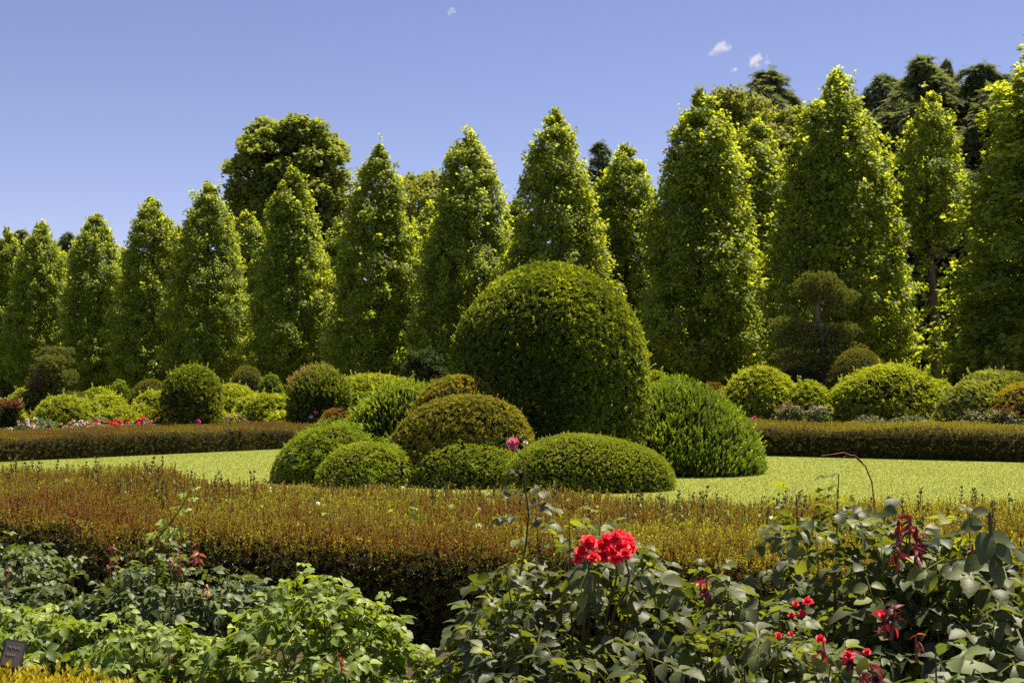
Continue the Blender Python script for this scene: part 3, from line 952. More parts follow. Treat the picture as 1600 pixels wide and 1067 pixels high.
# ------------------------------------------------------------------ far flower bed, left
LB, RB = 'clipped shrubs in the left far bed', 'clipped shrubs in the right far bed'
far = [
 ('clipped_bush', 'yellow green mound at the far left edge behind the red tipped shrub', 'bush', 'azalea', -46, 40, 622, 32, 2.0, .9, 0, LB),
 ('clipped_bush', 'yellow green shrub peeping out left of the layered conifer', 'bush', 'azalea', 18, 75, 597, 35.5, 2.0, .9, 0, LB),
 ('clipped_bush', 'yellow green mound just right of the layered conifer', 'bush', 'azalea', 55, 133, 617, 31.2, 2.0, .9, 0, LB),
 ('clipped_bush', 'yellow green mound in front between salmon roses and small dome', 'bush', 'azalea', 82, 165, 620, 31.9, 2.0, .8, 0, LB),
 ('clipped_bush', 'yellow green shrub behind, left of the small green dome', 'bush', 'azalea', 120, 184, 609, 34.2, 2.0, .9, 0, LB),
 ('clipped_bush', 'yellow green mound under the small green dome', 'bush', 'azalea', 134, 206, 616, 32.6, 2.0, .8, 0, LB),
 ('topiary_dome', 'small green clipped dome beside the flat olive dome', 'topiary', 'green', 162, 211, 590, 35.3, 2.2, .9, 0, LB),
 ('topiary_dome', 'flat olive clipped dome left of the tall dome', 'topiary', 'olive', 190, 282, 591, 34.2, 2.1, .9, 0, LB),
 ('clipped_bush', 'yellow green mound in front of the flat olive dome', 'bush', 'azalea', 190, 240, 630, 32.2, 2.0, .8, 0, LB),
 ('clipped_bush', 'yellow green shrub between flat olive dome and tall dome', 'bush', 'azalea', 212, 275, 613, 33.0, 2.0, .8, 0, LB),
 ('clipped_bush', 'golden bush tucked against the foot of the tall dome', 'bush', 'golden', 235, 284, 632, 32.0, 2.0, .8, 0, LB),
 ('topiary_dome', 'tall dark clipped dome like a thimble in the left far bed', 'topiary', 'dome', 255, 346, 570, 32.6, 10.58, 1., 0, LB),
 ('clipped_bush', 'yellow green shrub rising right of the tall dome', 'bush', 'azalea', 316, 402, 597, 35.0, 2.0, .9, 0, LB),
 ('clipped_bush', 'small yellow green mound low beside the tall dome', 'bush', 'azalea', 300, 349, 624, 33.2, 2.0, .8, 0, LB),
 ('clipped_bush', 'green mound in front of the olive ball with brown patch', 'bush', 'azalea', 366, 428, 610, 34.3, 2.1, .8, 0, LB),
 ('topiary_ball', 'small grey green clipped ball below the brown patched dome', 'topiary', 'olive', 366, 393, 605, 35.4, 2.4, .9, 0, LB),
 ('topiary_dome', 'bright green clipped dome beside the red tipped barrel', 'topiary', 'green', 396, 450, 585, 36.0, 2.3, .9, 0, LB),
 ('clipped_bush', 'yellow green mound against the red tipped barrel', 'bush', 'azalea', 386, 466, 615, 33.6, 2.1, .8, 0, LB),
 ('clipped_bush', 'lowest yellow mound in front of the red tipped barrel', 'bush', 'azalea', 415, 468, 642, 32.8, 2.1, .8, 0, LB),
 ('clipped_bush', 'bright yellow green spreading shrub right of the red tipped barrel', 'bush', 'azalea', 520, 650, 583, 35.5, 2.0, .7, 0, LB),
 ('clipped_bush', 'low bright green shrub at the foot of the spreading one', 'bush', 'green', 530, 600, 612, 33.0, 2.0, .7, 0, LB),
 ('clipped_bush', 'low yellow green mound behind the salmon roses', 'bush', 'azalea', 150, 215, 632, 31.6, 2., .8, 0, LB),
 ('clipped_bush', 'low yellow green mound between thimble dome and magenta roses', 'bush', 'azalea', 330, 392, 636, 33.2, 2., .8, 0, LB),
 ('clipped_bush', 'green mound in shadow between small low mound and green mound', 'bush', 'green', 338, 386, 620, 34.4, 2., .8, 0, LB),
 ('clipped_bush', 'yellow green shrub hidden low between the two right bed mounds', 'bush', 'azalea', 1205, 1262, 612, 32.4, 2., .8, 0, RB),
 ('topiary_dome', 'flat orange clipped dome at the left end of the right bed', 'topiary', 'orange', 1083, 1147, 595, 33.5, 2.2, .9, 0, RB),
 ('clipped_bush', 'small golden shrub below the flat orange dome', 'bush', 'golden', 1100, 1165, 606, 32.3, 2.0, .8, 0, RB),
 ('clipped_bush', 'rounded yellow green mound right of the flat orange dome', 'bush', 'azalea', 1133, 1243, 574, 32.0, 2.1, .9, 0, RB),
 ('clipped_bush', 'dark green spreading shrub in shade under the pruned pine', 'bush', 'rough', 1190, 1305, 571, 34.5, 2.1, .7, 0, RB),
 ('clipped_bush', 'smaller yellow green mound behind the pink roses', 'bush', 'azalea', 1226, 1302, 597, 31.4, 2.1, .9, 0, RB),
 ('topiary_dome', 'smooth olive dome rising behind the widest yellow green mound', 'topiary', 'olive', 1281, 1402, 543, 34.0, 2.2, .9, 0, RB),
 ('clipped_bush', 'widest yellow green mound in front of the smooth olive dome', 'bush', 'azalea', 1301, 1466, 575, 31.6, 2.2, .7, 0, RB),
 ('clipped_bush', 'low yellow green mound between the widest mound and the pale ones', 'bush', 'azalea', 1420, 1500, 589, 32.6, 2.0, .8, 0, RB),
 ('clipped_bush', 'pale yellow shrub with cobbled tufts beside the gap', 'bush', 'pale', 1464, 1560, 600, 27.6, 2.1, .8, 0, RB),
 ('clipped_bush', 'tall pale yellow shrub near the right edge', 'bush', 'pale', 1492, 1625, 577, 28.6, 2.1, .8, 0, RB),
 ('clipped_bush', 'golden yellow shrub at the far right edge', 'bush', 'golden', 1548, 1660, 594, 27.2, 2.1, .7, 0, RB),
]
for a in far:
    a = list(a)
    if a[1] != 'x' and a[3] in ('azalea', 'pale', 'golden'):
        w = (a[5] - a[4]) * .15
        a[4] -= w; a[5] += w; a[8] = 2.3
    shrub(*a)
shrub('topiary_ball', 'olive clipped ball with a brown dead patch', 'topiary', 'olive', 352, 421, 570, 36.6, 2.4, .9, .15, LB, 1, ex_dead(.25, .62, .3))
shrub('topiary_barrel', 'barrel shaped bush bristling with orange red tips', 'topiary', 'redtip', 450, 548, 574, 31.8, 10.55, .9, 0, LB, 1, ex_redtips)
leaf_mat('orange_maroon', [(.12, .04, .025), (.20, .08, .04), (.26, .15, .05)], .5, .3, (1.4, 1, .5))
rt, _ = shrub('red_tipped_shrub', 'dark rose shrub with red leafy top at the left edge', 'shrub', 'rough', -4, 38, 626, 29.8, 2.6, .9, 0, None, .8)
g = Geo()
N = 260
P = unit(rng.normal(size=(N, 3))) * np.array([.32, .28, .17]) * rng.random((N, 1)) ** .4 + np.array([0, 0, .95])
g.scatter(ROS, P, frames(rng.normal(size=(N, 3)) + np.array([0, 0, 1.])), .06, 0)
tag(g.build('red_foliage', ['orange_maroon'], rt), 'red young leaves on top')

pads = []
prng = np.random.default_rng(42)
for row in range(9):
    yc = 553 + row * 11.5
    hwid = 14 + row * 4.4
    for k in range(3 + row // 2):
        xc = 83 - row * .3 + prng.uniform(-1, 1) * hwid * .8
        w = prng.uniform(11, 20)
        pads.append((xc - w, xc + w, yc - prng.uniform(5, 8), yc + 5, prng.uniform(-.5, .5)))
pad_tree('pruned_conifer', 'layered cloud pruned conifer with a brown patch at far left', 33.0, [(82, 640), (84, 600), (80, 570), (84, 555)], pads,
         [(56, 88, 594, 608, -.6)], fat=1.5)
pad_tree('pruned_pine', 'tall cloud pruned pine with a bare leaning trunk in front of the trees', 35.0,
         [(1290, 600), (1288, 560), (1283, 520), (1277, 490), (1281, 462), (1276, 440)],
         [(1255, 1300, 427, 447, 0), (1243, 1280, 440, 462, .2), (1275, 1312, 440, 462, -.1), (1290, 1336, 455, 476, 0), (1262, 1290, 455, 472, .2), (1278, 1318, 466, 486, .2),
          (1206, 1250, 500, 518, 0), (1240, 1272, 506, 524, -.2), (1296, 1340, 508, 528, .1), (1210, 1240, 520, 540, -.1), (1235, 1270, 528, 548, -.2), (1262, 1300, 524, 544, 0),
          (1295, 1330, 530, 552, -.1), (1216, 1262, 545, 565, .2), (1255, 1300, 552, 574, -.1), (1228, 1280, 568, 592, .2), (1290, 1345, 535, 560, .3), (1272, 1310, 510, 528, .3)], fat=1.35)

# ------------------------------------------------------------------ flowers in the far beds
def bloom_mesh(name, mat, seed, rings=((5, .25, 75), (6, .55, 55), (7, .8, 35), (7, 1.0, 12)), n=4):
    """an open rose, unit radius, facing +z"""
    r = np.random.default_rng(seed)
    g = Geo()
    for k, rad, el in rings:
        for i in range(k):
            a = i / k * 6.283 + r.uniform(-.3, .3) + rad * 2
            V, F = leaflet_grid(.62 + .35 * rad, .85, -.35, -.35 if el > 40 else .35, n)
            V[:, 0] *= 1.0 + .25 * np.clip(V[:, 1], 0, 1)
            V[:, 2] += r.normal(0, .07, len(V))
            e = R_(el + r.uniform(-10, 10))
            c, s = math.cos(e), math.sin(e)
            V = V @ np.array([[1, 0, 0], [0, c, -s], [0, s, c]]).T
            V[:, 1] += .05
            ca, sa = math.cos(a), math.sin(a)
            V = V @ np.array([[ca, -sa, 0], [sa, ca, 0], [0, 0, 1]]).T
            t = .5 + r.uniform(-.3, .3) + (.35 * (1 - rad) if mat == 'petal_bicolour' else 0)
            g.add(V, F, 0, t)
    return g.mesh(name, [mat], True)


BLOOM = {m: [bloom_mesh('bloom', m, s) for s in range(2)] for m in ('petal_red', 'petal_bicolour', 'petal_pink', 'petal_white', 'petal_magenta')}


def add_bloom(parent, loc, mat, size, tilt=None, label=None, k=None):
    o = bpy.data.objects.new('bloom', BLOOM[mat][random.randrange(2)])
    COL.objects.link(o)
    o.parent = parent
    o.location = loc
    o.scale = (size, size, size)
    d = Vector(tilt) if tilt else Vector((random.uniform(-.5, .5), random.uniform(-.9, .2), 1))
    o.rotation_euler = (d.to_track_quat('Z', 'Y') @ Matrix.Rotation(random.uniform(0, 6), 3, 'Z').to_quaternion()).to_euler()
    if label: o['label'] = label
    return o


random.seed(3)
def far_rose(label, x0, x1, top, Y, col, n, group, reddish=.0):
    cx = ((x0 + x1) / 2 - 800) / FPX * Y
    hw = (x1 - x0) / 2 / FPX * Y
    h = W(800, top, Y).z
    root = empty('rose_bush', (cx, Y, 0), label, 'rose bush', group)
    g, st = Geo(), Geo()
    N = int(260 + 500 * hw)
    P = np.stack([rng.uniform(-hw, hw, N), rng.uniform(-.3, .3, N), h - .05 - .55 * rng.random(N) ** 1.5], -1)
    P[:, 2] -= .12 * (P[:, 0] / hw) ** 2 + .05 * rng.random(N)
    g.scatter(COMP_S, P, frames(np.array([0, -.2, 1.]) + rng.normal(0, .45, (N, 3))), rng.uniform(.09, .13, N), 0)
    if reddish:
        K = int(N * reddish)
        Q = P[rng.integers(0, N, K)] + np.array([0, -.05, .06])
        g.scatter(ROS_F, Q, frames(rng.normal(size=(K, 3)) + np.array([0, 0, 1.])), .07, 1)
    for i in range(6):
        st.tube(bent_line((rng.uniform(-.1, .1), 0, 0), P[i], 5, .06, i), np.linspace(.012, .004, 5), 5)
    st.build('stem', ['rose_stem'], root, True)
    g.build('foliage', ['rose_small', 'orange_maroon'], root)
    for i in range(n):
        x = random.uniform(-hw, hw)
        z = h - random.uniform(-.02, .2) - .1 * (x / hw) ** 2
        add_bloom(root, (x, random.uniform(-.42, -.1), z), random.choice(col), random.uniform(.032, .052), (random.uniform(-.4, .4), -.8, .8))
    return root


FL, FR = 'roses along the left far hedge', 'roses along the right far hedge'
far_rose('white rose bush low at the left edge behind the hedge', -10, 24, 664, 28.9, ['petal_white'], 9, FL)
far_rose('orange pink rose bush between red tipped shrub and conifer', 28, 62, 656, 29.2, ['petal_pink', 'petal_white'], 9, FL, .1)
far_rose('pale pink rose bush with grey leaves under the conifer', 52, 76, 650, 29.9, ['petal_pink', 'petal_white'], 6, FL)
far_rose('rose bush with one large deep pink bloom', 68, 88, 655, 30.2, ['petal_magenta'], 4, FL)
far_rose('long salmon and cream rose bush in front of the yellow mounds', 104, 146, 656, 30.0, ['petal_pink', 'petal_pink', 'petal_white'], 20, FL)
far_rose('white rose bush beside the salmon one', 140, 170, 660, 30.6, ['petal_white', 'petal_pink'], 13, FL)
far_rose('small rose bush with a few crimson blooms standing high', 144, 166, 648, 31.0, ['petal_red'], 5, FL)
far_rose('brightest red rose bush of the left bed', 172, 206, 657, 31.2, ['petal_red'], 22, FL)
far_rose('crimson rose bush left of the tall dome', 204, 242, 653, 31.4, ['petal_red', 'petal_magenta'], 20, FL)
far_rose('magenta rose bush right of the tall dome', 296, 330, 655, 32.2, ['petal_magenta'], 13, FL)
far_rose('pink rose bush with tall sprays below the brown patched ball', 354, 392, 648, 33.0, ['petal_pink', 'petal_magenta'], 6, FL, .2)
far_rose('single rose bush with pink and red blooms at the barrel foot', 476, 502, 640, 31.4, ['petal_magenta', 'petal_white'], 5, FL, .1)
far_rose('grey leaved rose bush with red tips below the rounded mound', 1148, 1200, 648, 30.7, ['petal_red'], 1, FR, .1)
far_rose('taller rose bush with pinkish new leaves between two mounds', 1212, 1252, 630, 30.6, ['petal_pink'], 1, FR, .25)
far_rose('rose bush with two pink blooms before the smaller mound', 1262, 1292, 630, 30.4, ['petal_pink'], 3, FR, .03)
far_rose('low grey leaved rose bush before the widest mound', 1330, 1385, 648, 30.2, ['petal_red'], 0, FR, .1)
far_rose('low rose bush with dark red tips right of the grey leaved one', 1392, 1450, 646, 30.1, ['petal_red'], 0, FR, .15)
far_rose('rose bush with red new shoots and one pink bloom', 1500, 1535, 640, 26.9, ['petal_magenta'], 1, FR, .2)
far_rose('tallest red leaved rose bush before the golden shrub', 1545, 1585, 636, 26.7, ['petal_magenta'], 1, FR, .3)


# ------------------------------------------------------------------ rows of conical plane trees
CT = [cone_tree(201 + i) for i in range(6)]
BT = cone_tree(260, 10, 1.6, 1.2, 620, 22, True)
row1 = [  # px, top py, half width px near the foot, label
 (2, 358, 46, 'conical plane tree cut by the left edge of the picture'),
 (62, 345, 50, 'second conical plane tree from the left, behind the layered conifer'),
 (148, 333, 56, 'third conical plane tree from the left, above the yellow mounds'),
 (236, 307, 60, 'fourth conical plane tree from the left, just left of the thimble dome'),
 (326, 283, 64, 'fifth conical plane tree from the left, above the thimble dome'),
 (456, 262, 70, 'conical plane tree in front of the great broad tree'),
 (592, 228, 76, 'conical plane tree right of the great broad tree'),
 (737, 204, 84, 'conical plane tree behind the left shoulder of the huge dome'),
 (874, 177, 86, 'conical plane tree directly behind the top of the huge dome'),
 (1082, 143, 98, 'dark conical plane tree just right of the huge dome'),
 (1314, 108, 106, 'tallest sunlit conical plane tree behind the pruned pine'),
 (1670, 40, 172, 'conical plane tree cut by the right edge, nearest of the row'),
]
P0, D0 = np.array([6.36, 45.6]), np.array([-3.85, 3.9])
for k, (px, top, hwp, lab) in enumerate(row1):
    s = (px - 800) / FPX
    t = (s * P0[1] - P0[0]) / (D0[0] - s * D0[1])
    X, Y = P0 + D0 * t
    H = W(px, top, Y).z
    r = hwp / FPX * Y
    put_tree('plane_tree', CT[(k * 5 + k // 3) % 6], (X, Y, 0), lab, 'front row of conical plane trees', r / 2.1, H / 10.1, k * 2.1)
row2 = [
 (112, 392, 46, 'conical plane tree of the back row between second and third front trees', 0),
 (192, 386, 46, 'back row conical plane tree seen in the gap left of the fourth front tree', 0),
 (275, 352, 50, 'back row conical plane tree seen in the gap left of the fifth front tree', 0),
 (388, 330, 55, 'back row conical plane tree peeping out left of the great broad tree foot', 0),
 (522, 345, 58, 'back row conical plane tree filling the gap under the great broad tree', 0),
 (664, 318, 64, 'back row conical plane tree before the pale airy tree', 0),
 (806, 312, 68, 'back row conical plane tree in the gap left of the tree behind the huge dome', 0),
 (984, 225, 80, 'bright back row conical tree in the gap left of the dark conical tree', 0),
 (1184, 185, 92, 'bright back row conical tree left of the tallest sunlit one', 0),
]
P1 = np.array([15.0, 45.6])
for k, (px, top, hwp, lab, b) in enumerate(row2):
    s = (px - 800) / FPX
    t = (s * P1[1] - P1[0]) / (D0[0] - s * D0[1])
    X, Y = P1 + D0 * t
    H = W(px, top, Y).z
    put_tree('plane_tree', CT[(k + 2) % 6], (X, Y, 0), lab, 'back row of conical plane trees', hwp / FPX * Y / 2.1, H / 10.1, k * 1.3 + .5)
p = W(1455, 150, 45.6)
put_tree('plane_tree', BT, (p.x, 45.6, 0), 'slender plane tree with its bare grey trunk showing', 'back row of conical plane trees', .98, p.z / 10.1, .4)

# ------------------------------------------------------------------ larger trees beyond
def far_tree(name, meshes, px, top, Y, label, H, rot=0, sx=None, group='trees beyond the plane trees'):
    p = W(px, top, Y)
    s = p.z / H
    return put_tree(name, meshes, (p.x, Y, 0), label, group, sx or s, s, rot)


BIG = lobe_tree(301, 20, 5.0, 6, 30, ['broad_leaf'], .27, 80, 30, .8, .4)
far_tree('broad_tree', BIG, 455, 181, 88, 'great broad tree with rounded crown standing against the sky', 20, .7, 1.1)
PALE = lobe_tree(302, 16, 4.5, 6, 20, ['olive_leaf'], .22, 60, 22, .7, .3)
far_tree('airy_tree', PALE, 664, 268, 80, 'pale airy olive tree between two conical trees', 16)
far_tree('airy_tree', PALE, 1150, 140, 64, 'olive brown tree whose top stands left of a cedar behind the bright tree', 16, 2, .72)
far_tree('airy_tree', PALE, 1222, 172, 62, 'yellowish olive tree between cedar and the tallest sunlit tree', 16, 4, .8)
CED = [cedar_tree(311, 17, 3.8), cedar_tree(312, 17, 4.6, 2, 24)]
far_tree('cedar_tree', CED[0], 1196, 116, 68, 'cedar with dark drooping tip above the olive trees', 17, 1, 1.3)
far_tree('cedar_tree', CED[1], 1378, 122, 70, 'cedar with ragged tip just right of the tallest sunlit tree', 17, 2, .9)
far_tree('cedar_tree', CED[0], 1444, 94, 66, 'dark broad cedar behind the slender plane tree', 17, 3, 1.2)
far_tree('cedar_tree', CED[1], 1480, 98, 72, 'cedar showing only a thin needle like spire', 17, 4.4, .4)
far_tree('cedar_tree', CED[1], 1538, 106, 66, 'dark cedar with wide flat topped crown near the right edge', 17, 5, 1.2)
far_tree('cedar_tree', CED[0], 1604, 112, 66, 'cedar half hidden at the right edge behind the nearest conical tree', 17, .5, 1.2)
far_tree('cedar_tree', CED[1], 1418, 150, 80, 'cedar lower and behind, between the ragged tipped one and the dark broad one', 17, 2.7, 1.3)
far_tree('cedar_tree', CED[0], 1505, 142, 82, 'cedar lower and behind, between the spire and the flat topped one', 17, 5.7, 1.3)
far_tree('cedar_tree', CED[1], 1575, 140, 80, 'cedar lower and behind, right of the flat topped one', 17, 3.7, 1.3)
far_tree('cedar_tree', CED[0], 936, 226, 70, 'dark conifer tip between two conical trees right of centre', 17, 1.8, .6)
far_tree('cedar_tree', CED[1], 34, 362, 110, 'distant dark conifer tip beside the second conical tree', 17, .9)
far_tree('cedar_tree', CED[0], 106, 366, 110, 'distant dark conifer between second and third conical trees', 17, .2)
far_tree('broad_tree', BIG, 1500, 250, 75, 'dark broad tree low behind slender plane tree and right cedars', 20, 3.4, .9)
far_tree('broad_tree', BIG, 1330, 300, 70, 'broad tree hidden behind the tallest sunlit tree', 20, 1.4, .9)
# dark yew under the trees by the russet bush
YEW = lobe_tree(305, 3.6, 1.9, .4, 14, ['dark_wood_leaf'], .10, 60, 16, .8, .12)
put_tree('yew_tree', YEW, (W(660, 545, 45).x, 45, 0), 'dark low yew under the trees above the russet bush', None, .6, W(660, 545, 45).z / 3.6)

# far wood that closes the view under the crowns
g = Geo()
N = 26000
t = rng.random(N)
X = -75 + 130 * t
Yw = np.where(X < 12, 66 + (12 - X) * .66, 60) + rng.uniform(0, 5, N)
nzw = Noise(77)
top = 7.2 + 1.5 * nzw(np.stack([X, X * 0, X * 0], -1), .35)
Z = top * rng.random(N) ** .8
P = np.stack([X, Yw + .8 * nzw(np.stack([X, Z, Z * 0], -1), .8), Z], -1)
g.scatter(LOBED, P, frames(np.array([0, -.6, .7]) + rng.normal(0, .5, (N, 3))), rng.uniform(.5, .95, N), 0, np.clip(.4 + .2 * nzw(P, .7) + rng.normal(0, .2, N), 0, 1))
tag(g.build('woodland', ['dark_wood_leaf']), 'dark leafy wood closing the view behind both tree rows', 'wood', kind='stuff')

# ------------------------------------------------------------------ roses in front
def rose(label, cx, cy, rx, ry, ztop, zlow, n_leaf, size, mat, seed, tmpl=COMP, shoots=6, prof=None, group='rose bushes in the near bed', rise=.12, shoot_h=.11, gap=-.55):
    """a rose bush: canes from one foot, compound leaves layered through an uneven crown"""
    r = np.random.default_rng(seed)
    nz = Noise(seed)
    root = empty('rose_bush', (cx, cy, 0), label, 'rose bush', group)
    g, st = Geo(), Geo()

    def crown_top(x, y):
        q = np.stack([x, y, 0 * x], -1)
        d2 = (x / rx) ** 2 + (y / ry) ** 2
        return ztop - (ztop - zlow) * .55 * np.clip(d2, 0, 1.2) ** 1.3 + rise * nz(q, 5.5) * .5 + (prof(x) if prof else 0)
    N = n_leaf
    a = r.random(N) * 6.283
    q = np.sqrt(r.random(N))
    x, y = q * np.cos(a) * rx, q * np.sin(a) * ry
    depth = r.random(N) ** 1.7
    ct = crown_top(x, y)
    z = ct - depth * np.maximum(ct - zlow, .1)
    P = np.stack([x, y, z], -1)
    kp = (nz(P, 8.5) + .5 * nz(P, 19.)) > gap       # holes between the sprays
    a, q, depth, P = a[kp], q[kp], depth[kp], P[kp]
    N = len(P)
    out = np.stack([np.cos(a), np.sin(a), np.zeros(N)], -1) * (q[:, None] ** 1.0)
    out += r.normal(0, .55, (N, 3)) * np.array([1, 1, .3])
    nrm = np.stack([out[:, 0] * .35, out[:, 1] * .35, np.ones(N)], -1) + r.normal(0, .33, (N, 3))
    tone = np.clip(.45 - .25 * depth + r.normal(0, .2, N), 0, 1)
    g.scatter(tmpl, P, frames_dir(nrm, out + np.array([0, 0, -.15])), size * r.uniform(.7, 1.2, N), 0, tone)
    # canes
    tips = [P[i] for i in r.choice(N, 40, replace=False)]
    for k in range(shoots):     # upright leafy shoots stand out of the crown
        u, v = r.uniform(-.8, .8) * rx, r.uniform(-.7, .5) * ry
        zt = float(crown_top(np.array([u]), np.array([v]))[0])
        tip = np.array([u + r.normal(0, .03), v, zt + shoot_h * r.uniform(.4, 1.2)])
        tips.append(tip)
        m = 5
        s = np.linspace(0, .9, m)
        Q = tip - np.outer(s, [0, 0, shoot_h * 1.5])
        dd = np.stack([r.normal(size=m), r.normal(size=m), np.full(m, .2)], -1)
        g.scatter(tmpl, Q, frames_dir(np.array([0, 0, 1.]) + dd * -.1 + r.normal(0, .2, (m, 3)), dd), size * r.uniform(.5, .95, m), 0, np.clip(r.normal(.7, .15, m), 0, 1))
    for i, e in enumerate(tips):
        b = np.array([r.normal(0, .05), r.normal(0, .05), 0])
        mid = np.array([e[0] * .7, e[1] * .7, e[2] * .5])
        t = np.linspace(0, 1, 8)[:, None]
        pts = b * (1 - t) ** 2 + 2 * mid * t * (1 - t) + e * t ** 2
        st.tube(pts, np.linspace(.0085, .0018, 8), 6)
    st.build('stem', ['rose_stem'], root, True)
    g.build('foliage', [mat], root, True)
    return root, crown_top


def young_shoot(parent, px, py, Y, h, mat, seed, leaves=9, size=.055, label=None, lean=(0, 0)):
    """a soft new shoot with small drooping coloured leaves, tip at the pixel"""
    r = np.random.default_rng(seed)
    tip = np.array(W(px, py, Y)) - np.array(parent.location)
    g = Geo()
    base = tip - np.array([lean[0], lean[1], h])
    pts = bent_line(base, tip, 6, .05, seed)
    g.tube(pts, np.linspace(.004, .002, 6), 5, 1)
    V, F = leaflet_grid(1, .36, .4, .9, 5)
    t = r.uniform(.35, 1, leaves)
    P = np.stack([np.interp(t, np.linspace(0, 1, 6), pts[:, k]) for k in range(3)], -1)
    d = np.stack([r.normal(size=leaves), r.normal(size=leaves), r.uniform(-.9, .4, leaves)], -1)
    g.inst((V, F, np.zeros(len(F))), P, frames_dir(np.array([0, 0, .8]) + r.normal(0, .5, (leaves, 3)), d), size * r.uniform(.35, .72, leaves), 0, r.random(leaves))
    o = g.build('young_shoot', [mat, 'red_stem'], parent, True)
    if label: o['label'] = label
    return o


def bloom_at(parent, px, py, Y, mat, size, tilt=None, label=None):
    p = W(px, py, Y) - Vector(parent.location)
    return add_bloom(parent, p, mat, size, tilt, label)


def XP(px, Y): return (px - 800) / FPX * Y


# left: small leaved dark bushes near the hedge
ra, _ = rose('small leaved rose bush against the hedge at the left edge', XP(20, 7.2), 6.9, .5, .38, .66, .34, 560, .105, 'rose_small', 401, COMP_S, 5, gap=-.15)
rb, _ = rose('small leaved dark rose bush with two crimson shoots under the hedge', XP(120, 6.9), 6.75, .36, .36, .59, .34, 430, .105, 'rose_small', 402, COMP_S, 4, gap=-.15)
rc, _ = rose('small leaved dark rose bush with tall pale shoot and coral tips', XP(285, 6.8), 6.7, .46, .38, .58, .34, 640, .105, 'rose_small', 403, COMP_S, 5, gap=-.15)
young_shoot(rb, 172, 852, 6.6, .22, 'maroon_leaf', 1, 10, .05, 'crimson young leaves')
young_shoot(rb, 180, 862, 6.6, .1, 'petal_red' if False else 'coral_leaf', 2, 6, .04)
young_shoot(rc, 277, 850, 6.5, .22, 'coral_leaf', 3, 10, .05)
young_shoot(rc, 268, 870, 6.5, .12, 'coral_leaf', 4, 7, .05)
young_shoot(rc, 313, 842, 6.5, .16, 'coral_leaf', 5, 10, .075, 'bronze pink young leaves')
young_shoot(rc, 322, 912, 6.2, .08, 'coral_leaf', 6, 8, .05)
young_shoot(ra, 12, 885, 6.4, .1, 'coral_leaf', 7, 6, .04)
g = Geo()
o0 = np.array(rc.location)
pts = np.array([tuple(W(x, y, 6.6)) for x, y in ((240, 900), (241, 860), (250, 835), (268, 815), (285, 790), (298, 765))]) - o0
g.tube(pts, np.linspace(.006, .002, 6), 6, 1)
t = np.array([.05, .12, .2, .3, .4, .5, .6, .7, .8, .88, .95, 1])
P = np.stack([np.interp(t, np.linspace(0, 1, 6), pts[:, k]) for k in range(3)], -1)
d = np.stack([np.where(np.arange(12) % 2, 1., -1.), rng.normal(0, .4, 12), rng.uniform(0, .5, 12)], -1)
g.scatter(COMP_S, P, frames_dir(np.array([0, -.4, 1.]) + rng.normal(0, .2, (12, 3)), d), np.linspace(.12, .05, 12), 0, np.linspace(.4, 1, 12))
tag(g.build('tall_shoot', ['rose_light', 'rose_stem'], rc, True), 'tall pale green shoot')

# left front: light green bushes
rd, _ = rose('light green rose bush in the bottom left corner beside the name plate', XP(20, 5.9), 6.0, .42, .4, .56, .1, 560, .115, 'rose_light', 411, COMP, 3)
re_, _ = rose('light green rose bush bottom left with pale upright leaves', XP(262, 5.7), 5.75, .42, .38, .46, .1, 620, .11, 'rose_light', 412, COMP, 4)
rf, _ = rose('large light green rose bush in the bottom centre left', XP(515, 5.2), 5.25, .50, .44, .78, .1, 1300, .11, 'rose_light', 413, COMP, 6, lambda x: -.28 * (x + .1) * (x > -.1))
young_shoot(rf, 532, 1020, 4.8, .08, 'coral_leaf', 21, 8, .05, 'small withered orange leaves')
young_shoot(re_, 266, 1015, 5.3, .06, 'coral_leaf', 22, 5, .03)

# right: the dark large leaved bushes
rg, ctg = rose('dark leaved rose bush carrying the scarlet bloom clusters', XP(905, 4.1), 4.25, .42, .48, 1.10, .3, 800, .13, 'rose_dark', 421, COMP, 6)
rh, _ = rose('dark leaved rose bush bottom centre with spreading lower branches', XP(860, 3.75), 3.8, .36, .3, .78, .2, 430, .135, 'rose_dark', 422, COMP, 3)
rose('dark leaved rose bush filling the dip right of the scarlet clusters', XP(1120, 4.0), 4.1, .34, .36, .99, .3, 520, .13, 'rose_dark', 427, COMP, 4)
ri, _ = rose('dark leaved rose bush with purple wilted shoots at right', XP(1290, 4.1), 4.25, .50, .5, 1.13, .3, 1150, .132, 'rose_dark', 423, COMP, 7)
rj, _ = rose('dark leaved rose bush cut by the right edge with a tall leafy cane', XP(1560, 3.9), 4.1, .36, .5, 1.10, .3, 700, .15, 'rose_dark', 424, COMP, 4)
rk, _ = rose('dark leaved rose bush bottom right dotted with red wilted petals', XP(1180, 3.4), 3.5, .48, .35, .86, .2, 760, .135, 'rose_dark', 425, COMP, 4)
rl, _ = rose('broad toothed light leaved rose bush in the bottom right corner', XP(1460, 3.3), 3.3, .26, .25, .84, .3, 230, .16, 'rose_small', 426, [T_compound(60 + s, 1, .6, .42, .3, .10, 9) for s in range(4)], 3)

